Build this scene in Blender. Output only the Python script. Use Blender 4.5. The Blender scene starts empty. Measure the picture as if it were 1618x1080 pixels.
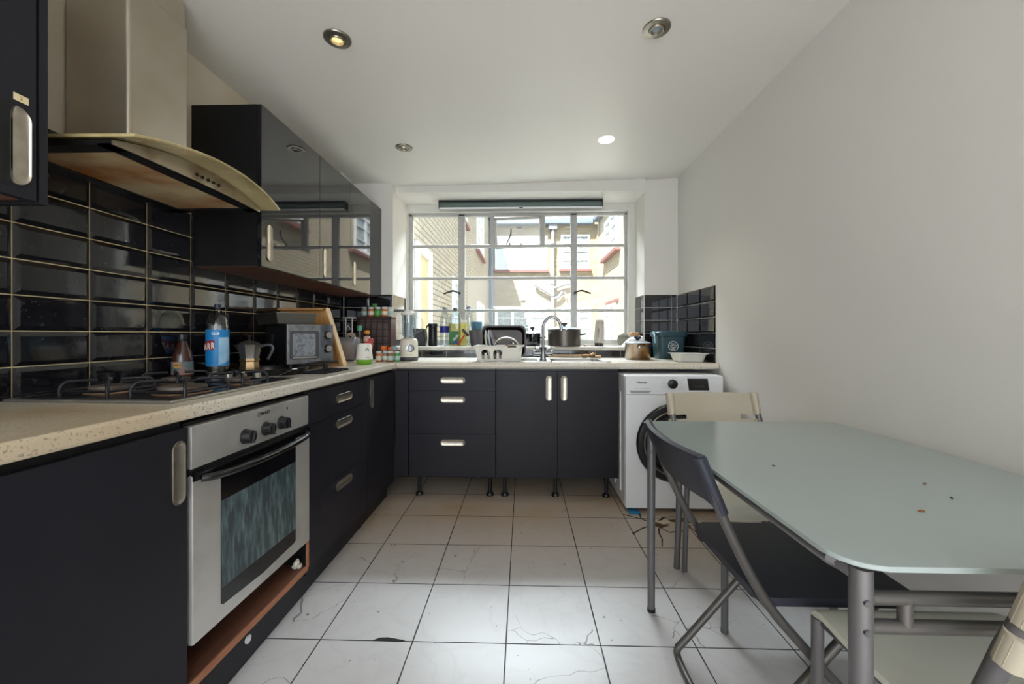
import bpy, bmesh, math, random
from mathutils import Vector, Matrix
random.seed(7)
PI = math.pi
SC = bpy.context.scene
COL = SC.collection

# ------------------------------------------------------------------ camera
cam_d = bpy.data.cameras.new('camera')
cam = bpy.data.objects.new('camera', cam_d); COL.objects.link(cam)
cam_d.sensor_width = 36.0
cam_d.lens = 641.0 / 1618.0 * 36.0
cam_d.shift_y = -12.0 / 1618.0
cam_d.clip_start = 0.02
cam.location = (0, 0, 1.085)
cam.rotation_euler = (PI / 2, 0, math.atan(18 / 641))
SC.camera = cam

# ------------------------------------------------------------------ world, sun, portal, added fill
w = bpy.data.worlds.new('sky'); SC.world = w; w.use_nodes = True
bg = w.node_tree.nodes['Background']
bg.inputs['Color'].default_value = (0.74, 0.87, 1.0, 1)
bg.inputs['Strength'].default_value = 2.9
sun_d = bpy.data.lights.new('sun', 'SUN'); sun = bpy.data.objects.new('sun', sun_d); COL.objects.link(sun)
sun_d.energy = 22.0; sun_d.angle = math.radians(0.6); sun_d.color = (1.0, 0.96, 0.90)
sun.rotation_euler = Vector((1.2, 1.9, -3.6)).to_track_quat('-Z', 'Y').to_euler()


def area(name, loc, rot, sx, sy, power, color=(1, 1, 1), portal=False, spread=None):
    d = bpy.data.lights.new(name, 'AREA'); o = bpy.data.objects.new(name, d); COL.objects.link(o)
    d.shape = 'RECTANGLE'; d.size = sx; d.size_y = sy; d.energy = power; d.color = color
    o.location = loc; o.rotation_euler = rot
    if portal: d.cycles.is_portal = True
    if spread: d.spread = spread
    return o


# sky portal in the kitchen window, then two added fill lamps
area('window_portal', (-0.05, 3.80, 1.58), (-PI / 2, 0, 0), 2.05, 1.25, 1, portal=True)
area('rear_fill_light', (-0.1, -1.55, 1.35), (PI / 2, 0, 0), 2.3, 2.0, 26, (1.0, 0.97, 0.94))  # unseen lamp behind the camera, added to brighten the room
area('yard_fill_light', (-0.05, 4.75, 3.5), Vector((0, -2.6, -2.9)).to_track_quat('-Z', 'Y').to_euler(), 2.0, 1.0, 165, (0.86, 0.94, 1.0), spread=math.radians(80))  # added lamp standing in for more sky, aimed in through the window
SC.cycles.use_denoising = True
SC.cycles.max_bounces = 8
SC.cycles.diffuse_bounces = 5
SC.cycles.glossy_bounces = 4
SC.cycles.transparent_max_bounces = 12
SC.cycles.sample_clamp_indirect = 6.0
SC.cycles.caustics_reflective = False
SC.cycles.caustics_refractive = False

vs = SC.view_settings
vs.view_transform = 'Standard'; vs.look = 'None'; vs.exposure = 0.33; vs.gamma = 1.0
vs.use_curve_mapping = False


# ------------------------------------------------------------------ helpers
def lin(h):
    h = h.lstrip('#')
    r = []
    for i in (0, 2, 4):
        v = int(h[i:i + 2], 16) / 255
        r.append(v / 12.92 if v <= 0.04045 else ((v + 0.055) / 1.055) ** 2.4)
    return (r[0], r[1], r[2], 1)


def mat(name, col, rough=0.5, metal=0.0, noise=None, bump=None, coat=0.0, trans=0.0, ior=1.45,
        emit=None, spec=0.5, roughvar=0.0, stretch=None, alpha=1.0):
    """noise = (scale, amount, colour2[, lo, hi])"""
    m = bpy.data.materials.new(name); m.use_nodes = True
    nt = m.node_tree; p = nt.nodes['Principled BSDF']
    p.inputs['Base Color'].default_value = lin(col)
    p.inputs['Roughness'].default_value = rough
    p.inputs['Metallic'].default_value = metal
    p.inputs['Specular IOR Level'].default_value = spec
    p.inputs['Coat Weight'].default_value = coat
    p.inputs['Transmission Weight'].default_value = trans
    p.inputs['IOR'].default_value = ior
    p.inputs['Alpha'].default_value = alpha
    if emit:
        p.inputs['Emission Color'].default_value = lin(emit[0]); p.inputs['Emission Strength'].default_value = emit[1]
    tc = nt.nodes.new('ShaderNodeTexCoord'); mp = nt.nodes.new('ShaderNodeMapping')
    nt.links.new(tc.outputs['Object'], mp.inputs['Vector'])
    if stretch: mp.inputs['Scale'].default_value = stretch
    if noise or roughvar:
        nz = nt.nodes.new('ShaderNodeTexNoise'); nz.inputs['Scale'].default_value = (noise or (8,))[0]
        nz.inputs['Detail'].default_value = 6
        nt.links.new(mp.outputs['Vector'], nz.inputs['Vector'])
        if noise:
            mr = nt.nodes.new('ShaderNodeMapRange')
            lo, hi = (noise[3], noise[4]) if len(noise) > 3 else (0.4, 0.65)
            mr.inputs['From Min'].default_value = lo; mr.inputs['From Max'].default_value = hi
            mr.inputs['To Max'].default_value = noise[1]
            nt.links.new(nz.outputs['Fac'], mr.inputs['Value'])
            mx = nt.nodes.new('ShaderNodeMix'); mx.data_type = 'RGBA'
            mx.inputs[6].default_value = lin(col); mx.inputs[7].default_value = lin(noise[2])
            nt.links.new(mr.outputs['Result'], mx.inputs[0])
            nt.links.new(mx.outputs[2], p.inputs['Base Color'])
        if roughvar:
            m2 = nt.nodes.new('ShaderNodeMapRange')
            m2.inputs['From Min'].default_value = 0.35; m2.inputs['From Max'].default_value = 0.7
            m2.inputs['To Min'].default_value = rough; m2.inputs['To Max'].default_value = min(1, rough + roughvar)
            nt.links.new(nz.outputs['Fac'], m2.inputs['Value'])
            nt.links.new(m2.outputs['Result'], p.inputs['Roughness'])
    if bump:
        nb = nt.nodes.new('ShaderNodeTexNoise'); nb.inputs['Scale'].default_value = bump[0]; nb.inputs['Detail'].default_value = 4
        nt.links.new(mp.outputs['Vector'], nb.inputs['Vector'])
        b = nt.nodes.new('ShaderNodeBump'); b.inputs['Strength'].default_value = bump[1]; b.inputs['Distance'].default_value = 0.01
        nt.links.new(nb.outputs['Fac'], b.inputs['Height']); nt.links.new(b.outputs['Normal'], p.inputs['Normal'])
    return m


def thin_glass(name, tint='#ffffff', refl=0.08, rough=0.0, dirt=0.0):
    m = bpy.data.materials.new(name); m.use_nodes = True
    nt = m.node_tree; nt.nodes.remove(nt.nodes['Principled BSDF'])
    out = nt.nodes['Material Output']
    t = nt.nodes.new('ShaderNodeBsdfTransparent'); t.inputs['Color'].default_value = lin(tint)
    g = nt.nodes.new('ShaderNodeBsdfGlossy'); g.inputs['Roughness'].default_value = rough
    fr = nt.nodes.new('ShaderNodeLayerWeight'); fr.inputs['Blend'].default_value = 0.25
    mr = nt.nodes.new('ShaderNodeMapRange'); mr.inputs['To Min'].default_value = refl * 0.5; mr.inputs['To Max'].default_value = min(1.0, refl * 5)
    nt.links.new(fr.outputs['Facing'], mr.inputs['Value'])
    mx = nt.nodes.new('ShaderNodeMixShader')
    nt.links.new(mr.outputs['Result'], mx.inputs[0]); nt.links.new(t.outputs[0], mx.inputs[1]); nt.links.new(g.outputs[0], mx.inputs[2])
    last = mx
    if dirt:
        d = nt.nodes.new('ShaderNodeBsdfDiffuse'); d.inputs['Color'].default_value = (0.8, 0.8, 0.78, 1)
        m2 = nt.nodes.new('ShaderNodeMixShader'); m2.inputs[0].default_value = dirt
        nt.links.new(mx.outputs[0], m2.inputs[1]); nt.links.new(d.outputs[0], m2.inputs[2]); last = m2
    nt.links.new(last.outputs[0], out.inputs['Surface'])
    return m


def T(x=0, y=0, z=0): return Matrix.Translation((x, y, z))
def R(a, ax='Z'): return Matrix.Rotation(a, 4, ax)


class MB:
    def __init__(s, M=None):
        s.bm = bmesh.new(); s.M = M or Matrix.Identity(4); s.bv = False

    def _fin(s, geom_verts, m, M=None):
        mm = s.M @ M if M is not None else s.M
        for v in geom_verts: v.co = mm @ v.co
        fs = set()
        for v in geom_verts:
            for f in v.link_faces: fs.add(f)
        for f in fs: f.material_index = m
        return s

    def box(s, x0, x1, y0, y1, z0, z1, m=0, bev=0.0, M=None, seg=2):
        t = bmesh.new()
        r = bmesh.ops.create_cube(t, size=1.0)
        for v in t.verts:
            v.co = Vector((x0 + (v.co.x + .5) * (x1 - x0), y0 + (v.co.y + .5) * (y1 - y0), z0 + (v.co.z + .5) * (z1 - z0)))
        if bev > 0:
            s.bv = True
            bmesh.ops.bevel(t, geom=t.edges[:], offset=bev, segments=seg, profile=0.5, affect='EDGES')
        return s.merge(t, m, M)

    def merge(s, t, m=0, M=None):
        mp = {}
        mm = s.M @ M if M is not None else s.M
        for v in t.verts: mp[v] = s.bm.verts.new(mm @ v.co)
        for f in t.faces:
            try:
                nf = s.bm.faces.new([mp[v] for v in f.verts]); nf.material_index = m if m is not None else f.material_index
            except ValueError: pass
        t.free()
        return s

    def rings(s, rings, m=0, M=None, close=True, cap0=True, cap1=True):
        t = bmesh.new(); L = []
        for r in rings: L.append([t.verts.new(Vector(p)) for p in r])
        n = len(L[0])
        for a, b in zip(L[:-1], L[1:]):
            for i in range(n if close else n - 1):
                j = (i + 1) % n
                try: t.faces.new((a[i], a[j], b[j], b[i]))
                except ValueError: pass
        if cap0: t.faces.new(list(reversed(L[0])))
        if cap1: t.faces.new(L[-1])
        bmesh.ops.remove_doubles(t, verts=t.verts[:], dist=1e-6)
        return s.merge(t, m, M)

    def lathe(s, prof, seg=24, m=0, M=None, c=(0, 0, 0), cap0=True, cap1=True):
        rg = []
        for r, z in prof:
            r = max(r, 1e-5)
            rg.append([(c[0] + r * math.cos(2 * PI * i / seg), c[1] + r * math.sin(2 * PI * i / seg), c[2] + z) for i in range(seg)])
        return s.rings(rg, m, M, True, cap0, cap1)

    def cyl(s, a, b, r, r2=None, seg=16, m=0, M=None):
        a = Vector(a); b = Vector(b); q = (b - a).to_track_quat('Z', 'Y').to_matrix().to_4x4()
        MM = Matrix.Translation(a) @ q
        if M is not None: MM = M @ MM
        h = (b - a).length
        return s.lathe([(r, 0), (r if r2 is None else r2, h)], seg, m, MM)

    def tube(s, pts, r, seg=10, m=0, M=None, smooth=0, flat=None, closed=False):
        pts = [Vector(p) for p in pts]
        if smooth:
            out = []
            n = len(pts)
            for i in range(n - 1):
                p0 = pts[max(i - 1, 0)]; p1 = pts[i]; p2 = pts[i + 1]; p3 = pts[min(i + 2, n - 1)]
                for k in range(smooth):
                    t = k / smooth
                    out.append(0.5 * ((2 * p1) + (-p0 + p2) * t + (2 * p0 - 5 * p1 + 4 * p2 - p3) * t * t + (-p0 + 3 * p1 - 3 * p2 + p3) * t ** 3))
            out.append(pts[-1]); pts = out
        n = len(pts); rg = []
        up = None
        for i in range(n):
            if closed: d = pts[(i + 1) % n] - pts[i - 1]
            else: d = pts[min(i + 1, n - 1)] - pts[max(i - 1, 0)]
            d.normalize()
            if up is None:
                up = Vector((0, 0, 1)) if abs(d.z) < 0.9 else Vector((1, 0, 0))
            sd = d.cross(up)
            if sd.length < 1e-4: sd = d.cross(Vector((0, 1, 0)))
            sd.normalize(); up = sd.cross(d).normalized()
            rr = r[i] if isinstance(r, (list, tuple)) else r
            rv = rr * (flat or 1.0)
            rg.append([tuple(pts[i] + sd * rr * math.cos(2 * PI * k / seg) + up * rv * math.sin(2 * PI * k / seg)) for k in range(seg)])
        if closed: rg.append(rg[0])
        return s.rings(rg, m, M, True, not closed, not closed)

    def prism(s, poly, z0, z1, m=0, M=None, bev=0.0):
        t = bmesh.new()
        a = [t.verts.new((p[0], p[1], z0)) for p in poly]; b = [t.verts.new((p[0], p[1], z1)) for p in poly]
        n = len(poly)
        t.faces.new(list(reversed(a))); t.faces.new(b)
        for i in range(n): t.faces.new((a[i], a[(i + 1) % n], b[(i + 1) % n], b[i]))
        if bev:
            s.bv = True
            bmesh.ops.bevel(t, geom=t.edges[:], offset=bev, segments=3, profile=0.5, affect='EDGES')
        return s.merge(t, m, M)

    def quad(s, pts, m=0, M=None):
        t = bmesh.new(); t.faces.new([t.verts.new(p) for p in pts])
        return s.merge(t, m, M)

    def ball(s, c, r, m=0, seg=16, rgs=10, sc=(1, 1, 1), M=None):
        pr = []
        for i in range(rgs + 1):
            a = -PI / 2 + PI * i / rgs
            pr.append((r * math.cos(a), r * math.sin(a)))
        MM = Matrix.Translation(c) @ Matrix.Diagonal((*sc, 1))
        if M is not None: MM = M @ MM
        return s.lathe(pr, seg, m, MM)

    def build(s, name, mats, parent=None, loc=None, rot=None, ang=38, **kw):
        bmesh.ops.recalc_face_normals(s.bm, faces=s.bm.faces[:])
        me = bpy.data.meshes.new(name); s.bm.to_mesh(me); s.bm.free()
        for m in (mats if isinstance(mats, (list, tuple)) else [mats]): me.materials.append(m)
        for p in me.polygons: p.use_smooth = True
        me.set_sharp_from_angle(angle=math.radians(ang))
        o = bpy.data.objects.new(name, me); COL.objects.link(o)
        if s.bv:
            wm = o.modifiers.new('weighted', 'WEIGHTED_NORMAL'); wm.keep_sharp = True; wm.weight = 90
        if parent: o.parent = parent
        if loc: o.location = loc
        if rot: o.rotation_euler = rot if isinstance(rot, (tuple, list)) else (0, 0, rot)
        for k, v in kw.items(): o[k] = v
        return o


def tag(o, label, cat, group=None):
    o['label'] = label; o['category'] = cat
    if group: o['group'] = group
    return o


def thing(name, label, cat, loc=(0, 0, 0), rot=0, group=None):
    o = bpy.data.objects.new(name, None); COL.objects.link(o); o.empty_display_size = 0.05
    o.location = loc; o.rotation_euler = rot if isinstance(rot, (tuple, list)) else (0, 0, rot)
    return tag(o, label, cat, group)


def struct(name, loc=(0, 0, 0)):
    o = bpy.data.objects.new(name, None); COL.objects.link(o); o.location = loc; o['kind'] = 'structure'
    return o


def text(body, size, m, parent, M, name='lettering', align='CENTER', depth=0.0004, sx=1.0, bold=0.0):
    c = bpy.data.curves.new('txt', 'FONT'); c.body = body; c.size = size; c.extrude = depth; c.align_x = align; c.align_y = 'CENTER'
    c.offset = bold
    c.resolution_u = 3
    to = bpy.data.objects.new('txt', c); COL.objects.link(to)
    dg = bpy.context.evaluated_depsgraph_get()
    me = bpy.data.meshes.new_from_object(to.evaluated_get(dg))
    bpy.data.objects.remove(to)
    me.transform(M @ Matrix.Diagonal((sx, 1, 1, 1)))
    me.materials.clear(); me.materials.append(m)
    o = bpy.data.objects.new(name, me); COL.objects.link(o); o.parent = parent
    return o


def copy_tree(o, parent=None):
    kids = list(o.children)
    c = o.copy(); COL.objects.link(c)
    if parent: c.parent = parent
    for k in kids: copy_tree(k, c)
    return c


# local frames of a face: MX puts local (x right, y up, z out) on a plane facing +X with y-run to the right
FACE_X = Matrix(((0, 0, 1, 0), (1, 0, 0, 0), (0, 1, 0, 0), (0, 0, 0, 1)))      # right=+Y, up=+Z, out=+X
FACE_NY = Matrix(((1, 0, 0, 0), (0, 0, -1, 0), (0, 1, 0, 0), (0, 0, 0, 1)))    # right=+X, up=+Z, out=-Y

# ------------------------------------------------------------------ materials
M = {}
M['wall'] = mat('wall_paint', '#d6d2cb', 0.75, bump=(14, 0.05), noise=(1.3, 0.35, '#d3d1cc'))
M['wall_r'] = mat('wall_paint_right', '#d3d0cb', 0.6, bump=(30, 0.06), noise=(1.1, 0.4, '#cfcdc8'))
M['ceil'] = mat('ceiling_paint', '#dedbd5', 0.45, bump=(6, 0.04), noise=(1.0, 0.3, '#d8d4cc'))
M['reveal'] = mat('reveal_paint', '#e6e4e0', 0.6)
M['skirt'] = mat('white_gloss', '#dedcd6', 0.35)
M['navy'] = mat('satin_dark_cabinet', '#1d1c22', 0.38, bump=(60, 0.03), noise=(3, 0.45, '#242329'), roughvar=0.12)
M['gloss'] = mat('gloss_dark_door', '#17171b', 0.03, spec=0.5, coat=0.0, noise=(40, 0.15, '#3a3a40', 0.6, 0.75))
M['gloss'].node_tree.nodes['Principled BSDF'].inputs['IOR'].default_value = 1.62
M['carc'] = mat('black_carcass', '#0e0e10', 0.4)
M['dark'] = mat('dark_void', '#0c0c0d', 0.7)
M['brown'] = mat('walnut_board', '#6b4636', 0.45, noise=(6, 0.7, '#4f3329'), stretch=(8, 0.6, 8))
M['brownedge'] = mat('copper_brown_edge', '#a06a4c', 0.5, noise=(9, 0.6, '#84533a'), stretch=(6, 1, 6))
M['handle'] = mat('brushed_nickel', '#c9c2b5', 0.34, 1.0, noise=(30, 0.5, '#a59a86'))
M['handled'] = mat('handle_rim', '#8d877c', 0.3, 1.0)
M['steel'] = mat('stainless', '#b9b6b0', 0.3, 1.0, roughvar=0.15)
M['oven_steel'] = mat('oven_steel', '#d4d2ce', 0.42, 0.75, noise=(5, 0.45, '#a8a49e'), bump=(200, 0.03))
M['hood_steel'] = mat('hood_steel', '#beb7ab', 0.36, 0.8, noise=(2, 0.6, '#968668'))
M['chrome'] = mat('chrome', '#8f9194', 0.18, 1.0)
M['blackp'] = mat('black_plastic', '#17171a', 0.35)
M['blackg'] = mat('black_gloss', '#0b0b0e', 0.08, spec=0.8)
M['blackm'] = mat('black_enamel', '#1a1a1c', 0.28)
M['iron'] = mat('cast_iron', '#26262a', 0.38, 0.4, bump=(120, 0.15))
M['white'] = mat('white_enamel', '#dcdddf', 0.28)
M['whitep'] = mat('white_plastic', '#dcdad3', 0.4)
M['cream'] = mat('cream_plastic', '#b3aa98', 0.42, noise=(4, 0.4, '#a49a86'))
M['seatw'] = mat('white_seat_plastic', '#cfcdbf', 0.45, noise=(5, 0.4, '#c2c0b0'))
M['seatb'] = mat('black_seat_plastic', '#2a2c36', 0.40, bump=(220, 0.03))
M['tubem'] = mat('grey_painted_tube', '#6c6a6b', 0.4, 0.5)
M['tubed'] = mat('dark_tube', '#5e5b58', 0.4, 0.5)
M['wood'] = mat('pale_wood', '#bf8d55', 0.5, noise=(5, 0.6, '#9b6d3d'), stretch=(10, 10, 1))
M['woode'] = mat('pale_wood_edge', '#e0c298', 0.5)
M['rack'] = mat('dark_red_wood', '#3a221f', 0.45, noise=(5, 0.6, '#2b1917'))
M['orange'] = mat('orange_plastic', '#d9651e', 0.4)
M['green'] = mat('green_plastic', '#6fa52d', 0.35)
M['greend'] = mat('dark_green_lid', '#2f6b34', 0.45)
M['mint'] = mat('mint_cap', '#5aa98a', 0.45)
M['red'] = mat('red_pack', '#b3302c', 0.45)
M['blue'] = mat('blue_label', '#1d7fc0', 0.4, noise=(9, 0.5, '#7fb6d8', 0.5, 0.6))
M['bluel'] = mat('pale_blue_label', '#7db2d6', 0.4, noise=(14, 0.7, '#bcd5e4'))
M['navyl'] = mat('navy_label', '#1f2a7a', 0.45)
M['bluebox'] = mat('blue_tub', '#4f7b93', 0.45)
M['yellow'] = mat('yellow_label', '#c9bd3c', 0.45, noise=(25, 0.7, '#e6df9c'))
M['glass'] = thin_glass('clear_plastic', '#e9eef0', 0.14, 0.03)
M['glassj'] = thin_glass('jug_glass', '#eef2f4', 0.10, 0.02)
M['pane'] = thin_glass('window_pane', '#fbfdfd', 0.05, 0.0, 0.02)
M['teal'] = mat('teal_plastic', '#27424a', 0.38)
M['tealr'] = mat('teal_rim', '#7fa6b3', 0.35)
M['letw'] = mat('white_print', '#e6e8e8', 0.5)
M['letk'] = mat('dark_print', '#26262a', 0.5)
M['letg'] = mat('grey_print', '#9b9b9b', 0.5)
M['frame'] = mat('window_frame_paint', '#b6b4b0', 0.45, noise=(30, 0.5, '#a3a19d'))
M['frameb'] = mat('window_surround', '#d4d2cb', 0.5)
M['tile_k'] = mat('black_glazed_tile', '#17171b', 0.07, spec=0.7, noise=(60, 0.35, '#56565e', 0.62, 0.75), bump=(9, 0.05))
M['grout_y'] = mat('stained_grout', '#cdbb92', 0.8, noise=(8, 0.6, '#a58e5f'))
M['grout_w'] = mat('pale_grout', '#cfcac2', 0.8)
M['ceramic'] = mat('white_ceramic', '#d5d6d8', 0.18)
M['tin'] = mat('brown_roasting_tin', '#1f1511', 0.25, 0.3, noise=(5, 0.6, '#4d3526', 0.52, 0.72), stretch=(1, 1, 4))
M['blind'] = mat('blind_fabric', '#5d6b66', 0.55)
M['beige'] = mat('beige_enamel', '#d6d0c2', 0.35)
M['dgrey'] = mat('dark_grey_plastic', '#4a484c', 0.45)
M['potd'] = mat('anodised_pot', '#59534d', 0.32, 0.7)
M['cork'] = mat('cork', '#b58a5e', 0.8, noise=(60, 0.6, '#8e6640'))
M['paper'] = mat('white_paper', '#dedcd8', 0.7)
M['stone'] = mat('grey_stone', '#77756a', 0.85, noise=(12, 0.7, '#565448'), bump=(20, 0.4))
M['alu'] = mat('cast_aluminium', '#9c9890', 0.3, 0.9)
M['bulb'] = mat('lit_bulb', '#fff4dd', 0.4, emit=('#fff1d6', 12))
M['bulbd'] = mat('dim_bulb', '#ffe9b0', 0.4, emit=('#ffdf9a', 0.9))
M['whitel'] = mat('lit_white_bezel', '#ffffff', 0.4, emit=('#fffdf4', 0.5))
M['redt'] = mat('red_tile_sill', '#7e5550', 0.7)
M['bwhite'] = mat('white_joinery', '#e4e6e8', 0.5)
M['bglass'] = mat('dull_pane', '#8d9ba0', 0.1, noise=(7, 0.8, '#c7d0d2'))
M['bglassd'] = mat('textured_pane', '#6a7474', 0.25, noise=(26, 0.9, '#aab3b1', 0.45, 0.55))
M['slate'] = mat('blue_slate', '#9aa0a8', 0.7, noise=(4, 0.5, '#b0b4ba'))
M['gutter'] = mat('blue_grey_gutter', '#65707d', 0.6)
M['pipe'] = mat('grey_drainpipe', '#7d7e84', 0.6)
M['concrete'] = mat('yard_concrete', '#c4c2bc', 0.85, noise=(3, 0.5, '#acaaa4'))


M['navy'].node_tree.nodes['Principled BSDF'].inputs['Specular IOR Level'].default_value = 0.28


def floor_material():
    m = bpy.data.materials.new('marbled_floor_tiles'); m.use_nodes = True
    nt = m.node_tree; p = nt.nodes['Principled BSDF']; N = nt.nodes; L = nt.links
    tc = N.new('ShaderNodeTexCoord')

    def node(t, **k):
        n = N.new(t)
        for a, b in k.items(): setattr(n, a, b)
        return n

    def mathn(op, a, b=None):
        n = node('ShaderNodeMath', operation=op)
        for i, v in enumerate((a, b)):
            if v is None: continue
            if isinstance(v, (int, float)): n.inputs[i].default_value = v
            else: L.new(v, n.inputs[i])
        return n.outputs[0]
    sx = node('ShaderNodeSeparateXYZ'); L.new(tc.outputs['Object'], sx.inputs[0])
    P = 0.3305
    u = mathn('DIVIDE', mathn('ADD', sx.outputs[0], 0.061 + P * 40), P)
    v = mathn('DIVIDE', mathn('ADD', sx.outputs[1], -1.4235 + P * 40), P)
    fu = mathn('FRACT', u); fv = mathn('FRACT', v)
    du = mathn('MINIMUM', fu, mathn('SUBTRACT', 1.0, fu)); dv = mathn('MINIMUM', fv, mathn('SUBTRACT', 1.0, fv))
    d = mathn('MINIMUM', du, dv)
    nzg = node('ShaderNodeTexNoise'); nzg.inputs['Scale'].default_value = 9; L.new(tc.outputs['Object'], nzg.inputs['Vector'])
    gw = mathn('ADD', mathn('MULTIPLY', nzg.outputs['Fac'], 0.007), 0.0035)
    grout = mathn('LESS_THAN', d, gw)
    # per tile id
    wn = node('ShaderNodeTexWhiteNoise'); wn.noise_dimensions = '2D'
    cb = node('ShaderNodeCombineXYZ'); L.new(mathn('FLOOR', u), cb.inputs[0]); L.new(mathn('FLOOR', v), cb.inputs[1])
    L.new(cb.outputs[0], wn.inputs['Vector'])
    # marble veins
    off = node('ShaderNodeVectorMath', operation='MULTIPLY_ADD'); L.new(wn.outputs['Color'], off.inputs[0]); off.inputs[1].default_value = (9, 9, 9); L.new(tc.outputs['Object'], off.inputs[2])
    nz = node('ShaderNodeTexNoise'); nz.inputs['Scale'].default_value = 5.0; nz.inputs['Detail'].default_value = 5; nz.inputs['Distortion'].default_value = 0.7
    L.new(off.outputs[0], nz.inputs['Vector'])
    vein = mathn('SUBTRACT', 1.0, mathn('MINIMUM', mathn('MULTIPLY', mathn('ABSOLUTE', mathn('SUBTRACT', nz.outputs['Fac'], 0.5)), 22.0), 1.0))
    nz2 = node('ShaderNodeTexNoise'); nz2.inputs['Scale'].default_value = 2.4; L.new(tc.outputs['Object'], nz2.inputs['Vector']); nz2.inputs['Detail'].default_value = 5
    base = node('ShaderNodeMix', data_type='RGBA'); base.inputs[6].default_value = lin('#bfbdbc'); base.inputs[7].default_value = lin('#afabaa')
    L.new(mathn('MULTIPLY', nz2.outputs['Fac'], 0.9), base.inputs[0])
    b2 = node('ShaderNodeMix', data_type='RGBA'); L.new(base.outputs[2], b2.inputs[6]); b2.inputs[7].default_value = lin('#a19e9c')
    L.new(mathn('MULTIPLY', vein, 0.22), b2.inputs[0])
    # hairline cracks
    vo = node('ShaderNodeTexVoronoi', feature='DISTANCE_TO_EDGE'); vo.inputs['Scale'].default_value = 3.1
    wob = node('ShaderNodeTexNoise'); wob.inputs['Scale'].default_value = 6; L.new(tc.outputs['Object'], wob.inputs['Vector'])
    wv = node('ShaderNodeVectorMath', operation='MULTIPLY_ADD'); L.new(wob.outputs['Color'], wv.inputs[0]); wv.inputs[1].default_value = (.22, .22, 0); L.new(off.outputs[0], wv.inputs[2])
    L.new(wv.outputs[0], vo.inputs['Vector'])
    ck = mathn('LESS_THAN', vo.outputs['Distance'], 0.0032)
    mask = node('ShaderNodeTexNoise'); mask.inputs['Scale'].default_value = 2.1; L.new(off.outputs[0], mask.inputs['Vector'])
    ck = mathn('MULTIPLY', ck, mathn('GREATER_THAN', mask.outputs['Fac'], 0.53))
    b3 = node('ShaderNodeMix', data_type='RGBA'); L.new(b2.outputs[2], b3.inputs[6]); b3.inputs[7].default_value = lin('#6e6862')
    L.new(mathn('MULTIPLY', ck, 0.85), b3.inputs[0])
    # brown grime specks and dirt near the walls
    sp = node('ShaderNodeTexNoise'); sp.inputs['Scale'].default_value = 34; L.new(tc.outputs['Object'], sp.inputs['Vector'])
    spk = mathn('GREATER_THAN', sp.outputs['Fac'], 0.735)
    gr = node('ShaderNodeTexNoise'); gr.inputs['Scale'].default_value = 1.6; gr.inputs['Detail'].default_value = 8; L.new(tc.outputs['Object'], gr.inputs['Vector'])
    yr = node('ShaderNodeMapRange'); yr.inputs['From Min'].default_value = 1.75; yr.inputs['From Max'].default_value = 2.5; L.new(sx.outputs[1], yr.inputs['Value'])
    gm = mathn('MULTIPLY', mathn('MULTIPLY', gr.outputs['Fac'], 1.3), yr.outputs['Result'])
    b3b = node('ShaderNodeMix', data_type='RGBA'); L.new(b3.outputs[2], b3b.inputs[6]); b3b.inputs[7].default_value = lin('#a08560')
    L.new(gm, b3b.inputs[0])
    b4 = node('ShaderNodeMix', data_type='RGBA'); L.new(b3b.outputs[2], b4.inputs[6]); b4.inputs[7].default_value = lin('#57483a')
    L.new(mathn('MULTIPLY', spk, 0.8), b4.inputs[0])
    b5 = node('ShaderNodeMix', data_type='RGBA'); L.new(b4.outputs[2], b5.inputs[6]); b5.inputs[7].default_value = lin('#2b2a2a'); L.new(grout, b5.inputs[0])
    L.new(b5.outputs[2], p.inputs['Base Color'])
    rr = node('ShaderNodeMapRange'); rr.inputs['To Min'].default_value = 0.28; rr.inputs['To Max'].default_value = 0.40; rr.inputs['From Min'].default_value = 0.3; rr.inputs['From Max'].default_value = 0.75
    L.new(gr.outputs['Fac'], rr.inputs['Value']); L.new(mathn('ADD', rr.outputs['Result'], mathn('MULTIPLY', grout, 0.5)), p.inputs['Roughness'])
    bp = node('ShaderNodeBump'); bp.inputs['Strength'].default_value = 0.25; bp.inputs['Distance'].default_value = 0.002
    L.new(mathn('SUBTRACT', 1.0, mathn('MAXIMUM', grout, mathn('MULTIPLY', ck, 0.5))), bp.inputs['Height']); L.new(bp.outputs['Normal'], p.inputs['Normal'])
    return m


def brick_material(name, axis, c1, c2, mortar):
    m = bpy.data.materials.new(name); m.use_nodes = True
    nt = m.node_tree; p = nt.nodes['Principled BSDF']; p.inputs['Roughness'].default_value = 0.9
    tc = nt.nodes.new('ShaderNodeTexCoord'); sx = nt.nodes.new('ShaderNodeSeparateXYZ'); cb = nt.nodes.new('ShaderNodeCombineXYZ')
    nt.links.new(tc.outputs['Object'], sx.inputs[0]); nt.links.new(sx.outputs[0 if axis == 'X' else 1], cb.inputs[0]); nt.links.new(sx.outputs[2], cb.inputs[1])
    b = nt.nodes.new('ShaderNodeTexBrick'); nt.links.new(cb.outputs[0], b.inputs['Vector'])
    b.inputs['Scale'].default_value = 1.0; b.inputs['Brick Width'].default_value = 0.225; b.inputs['Row Height'].default_value = 0.075
    b.inputs['Mortar Size'].default_value = 0.008; b.inputs['Mortar Smooth'].default_value = 0.2
    b.inputs['Color1'].default_value = lin(c1); b.inputs['Color2'].default_value = lin(c2); b.inputs['Mortar'].default_value = lin(mortar)
    nt.links.new(b.outputs['Color'], p.inputs['Base Color'])
    return m


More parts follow.
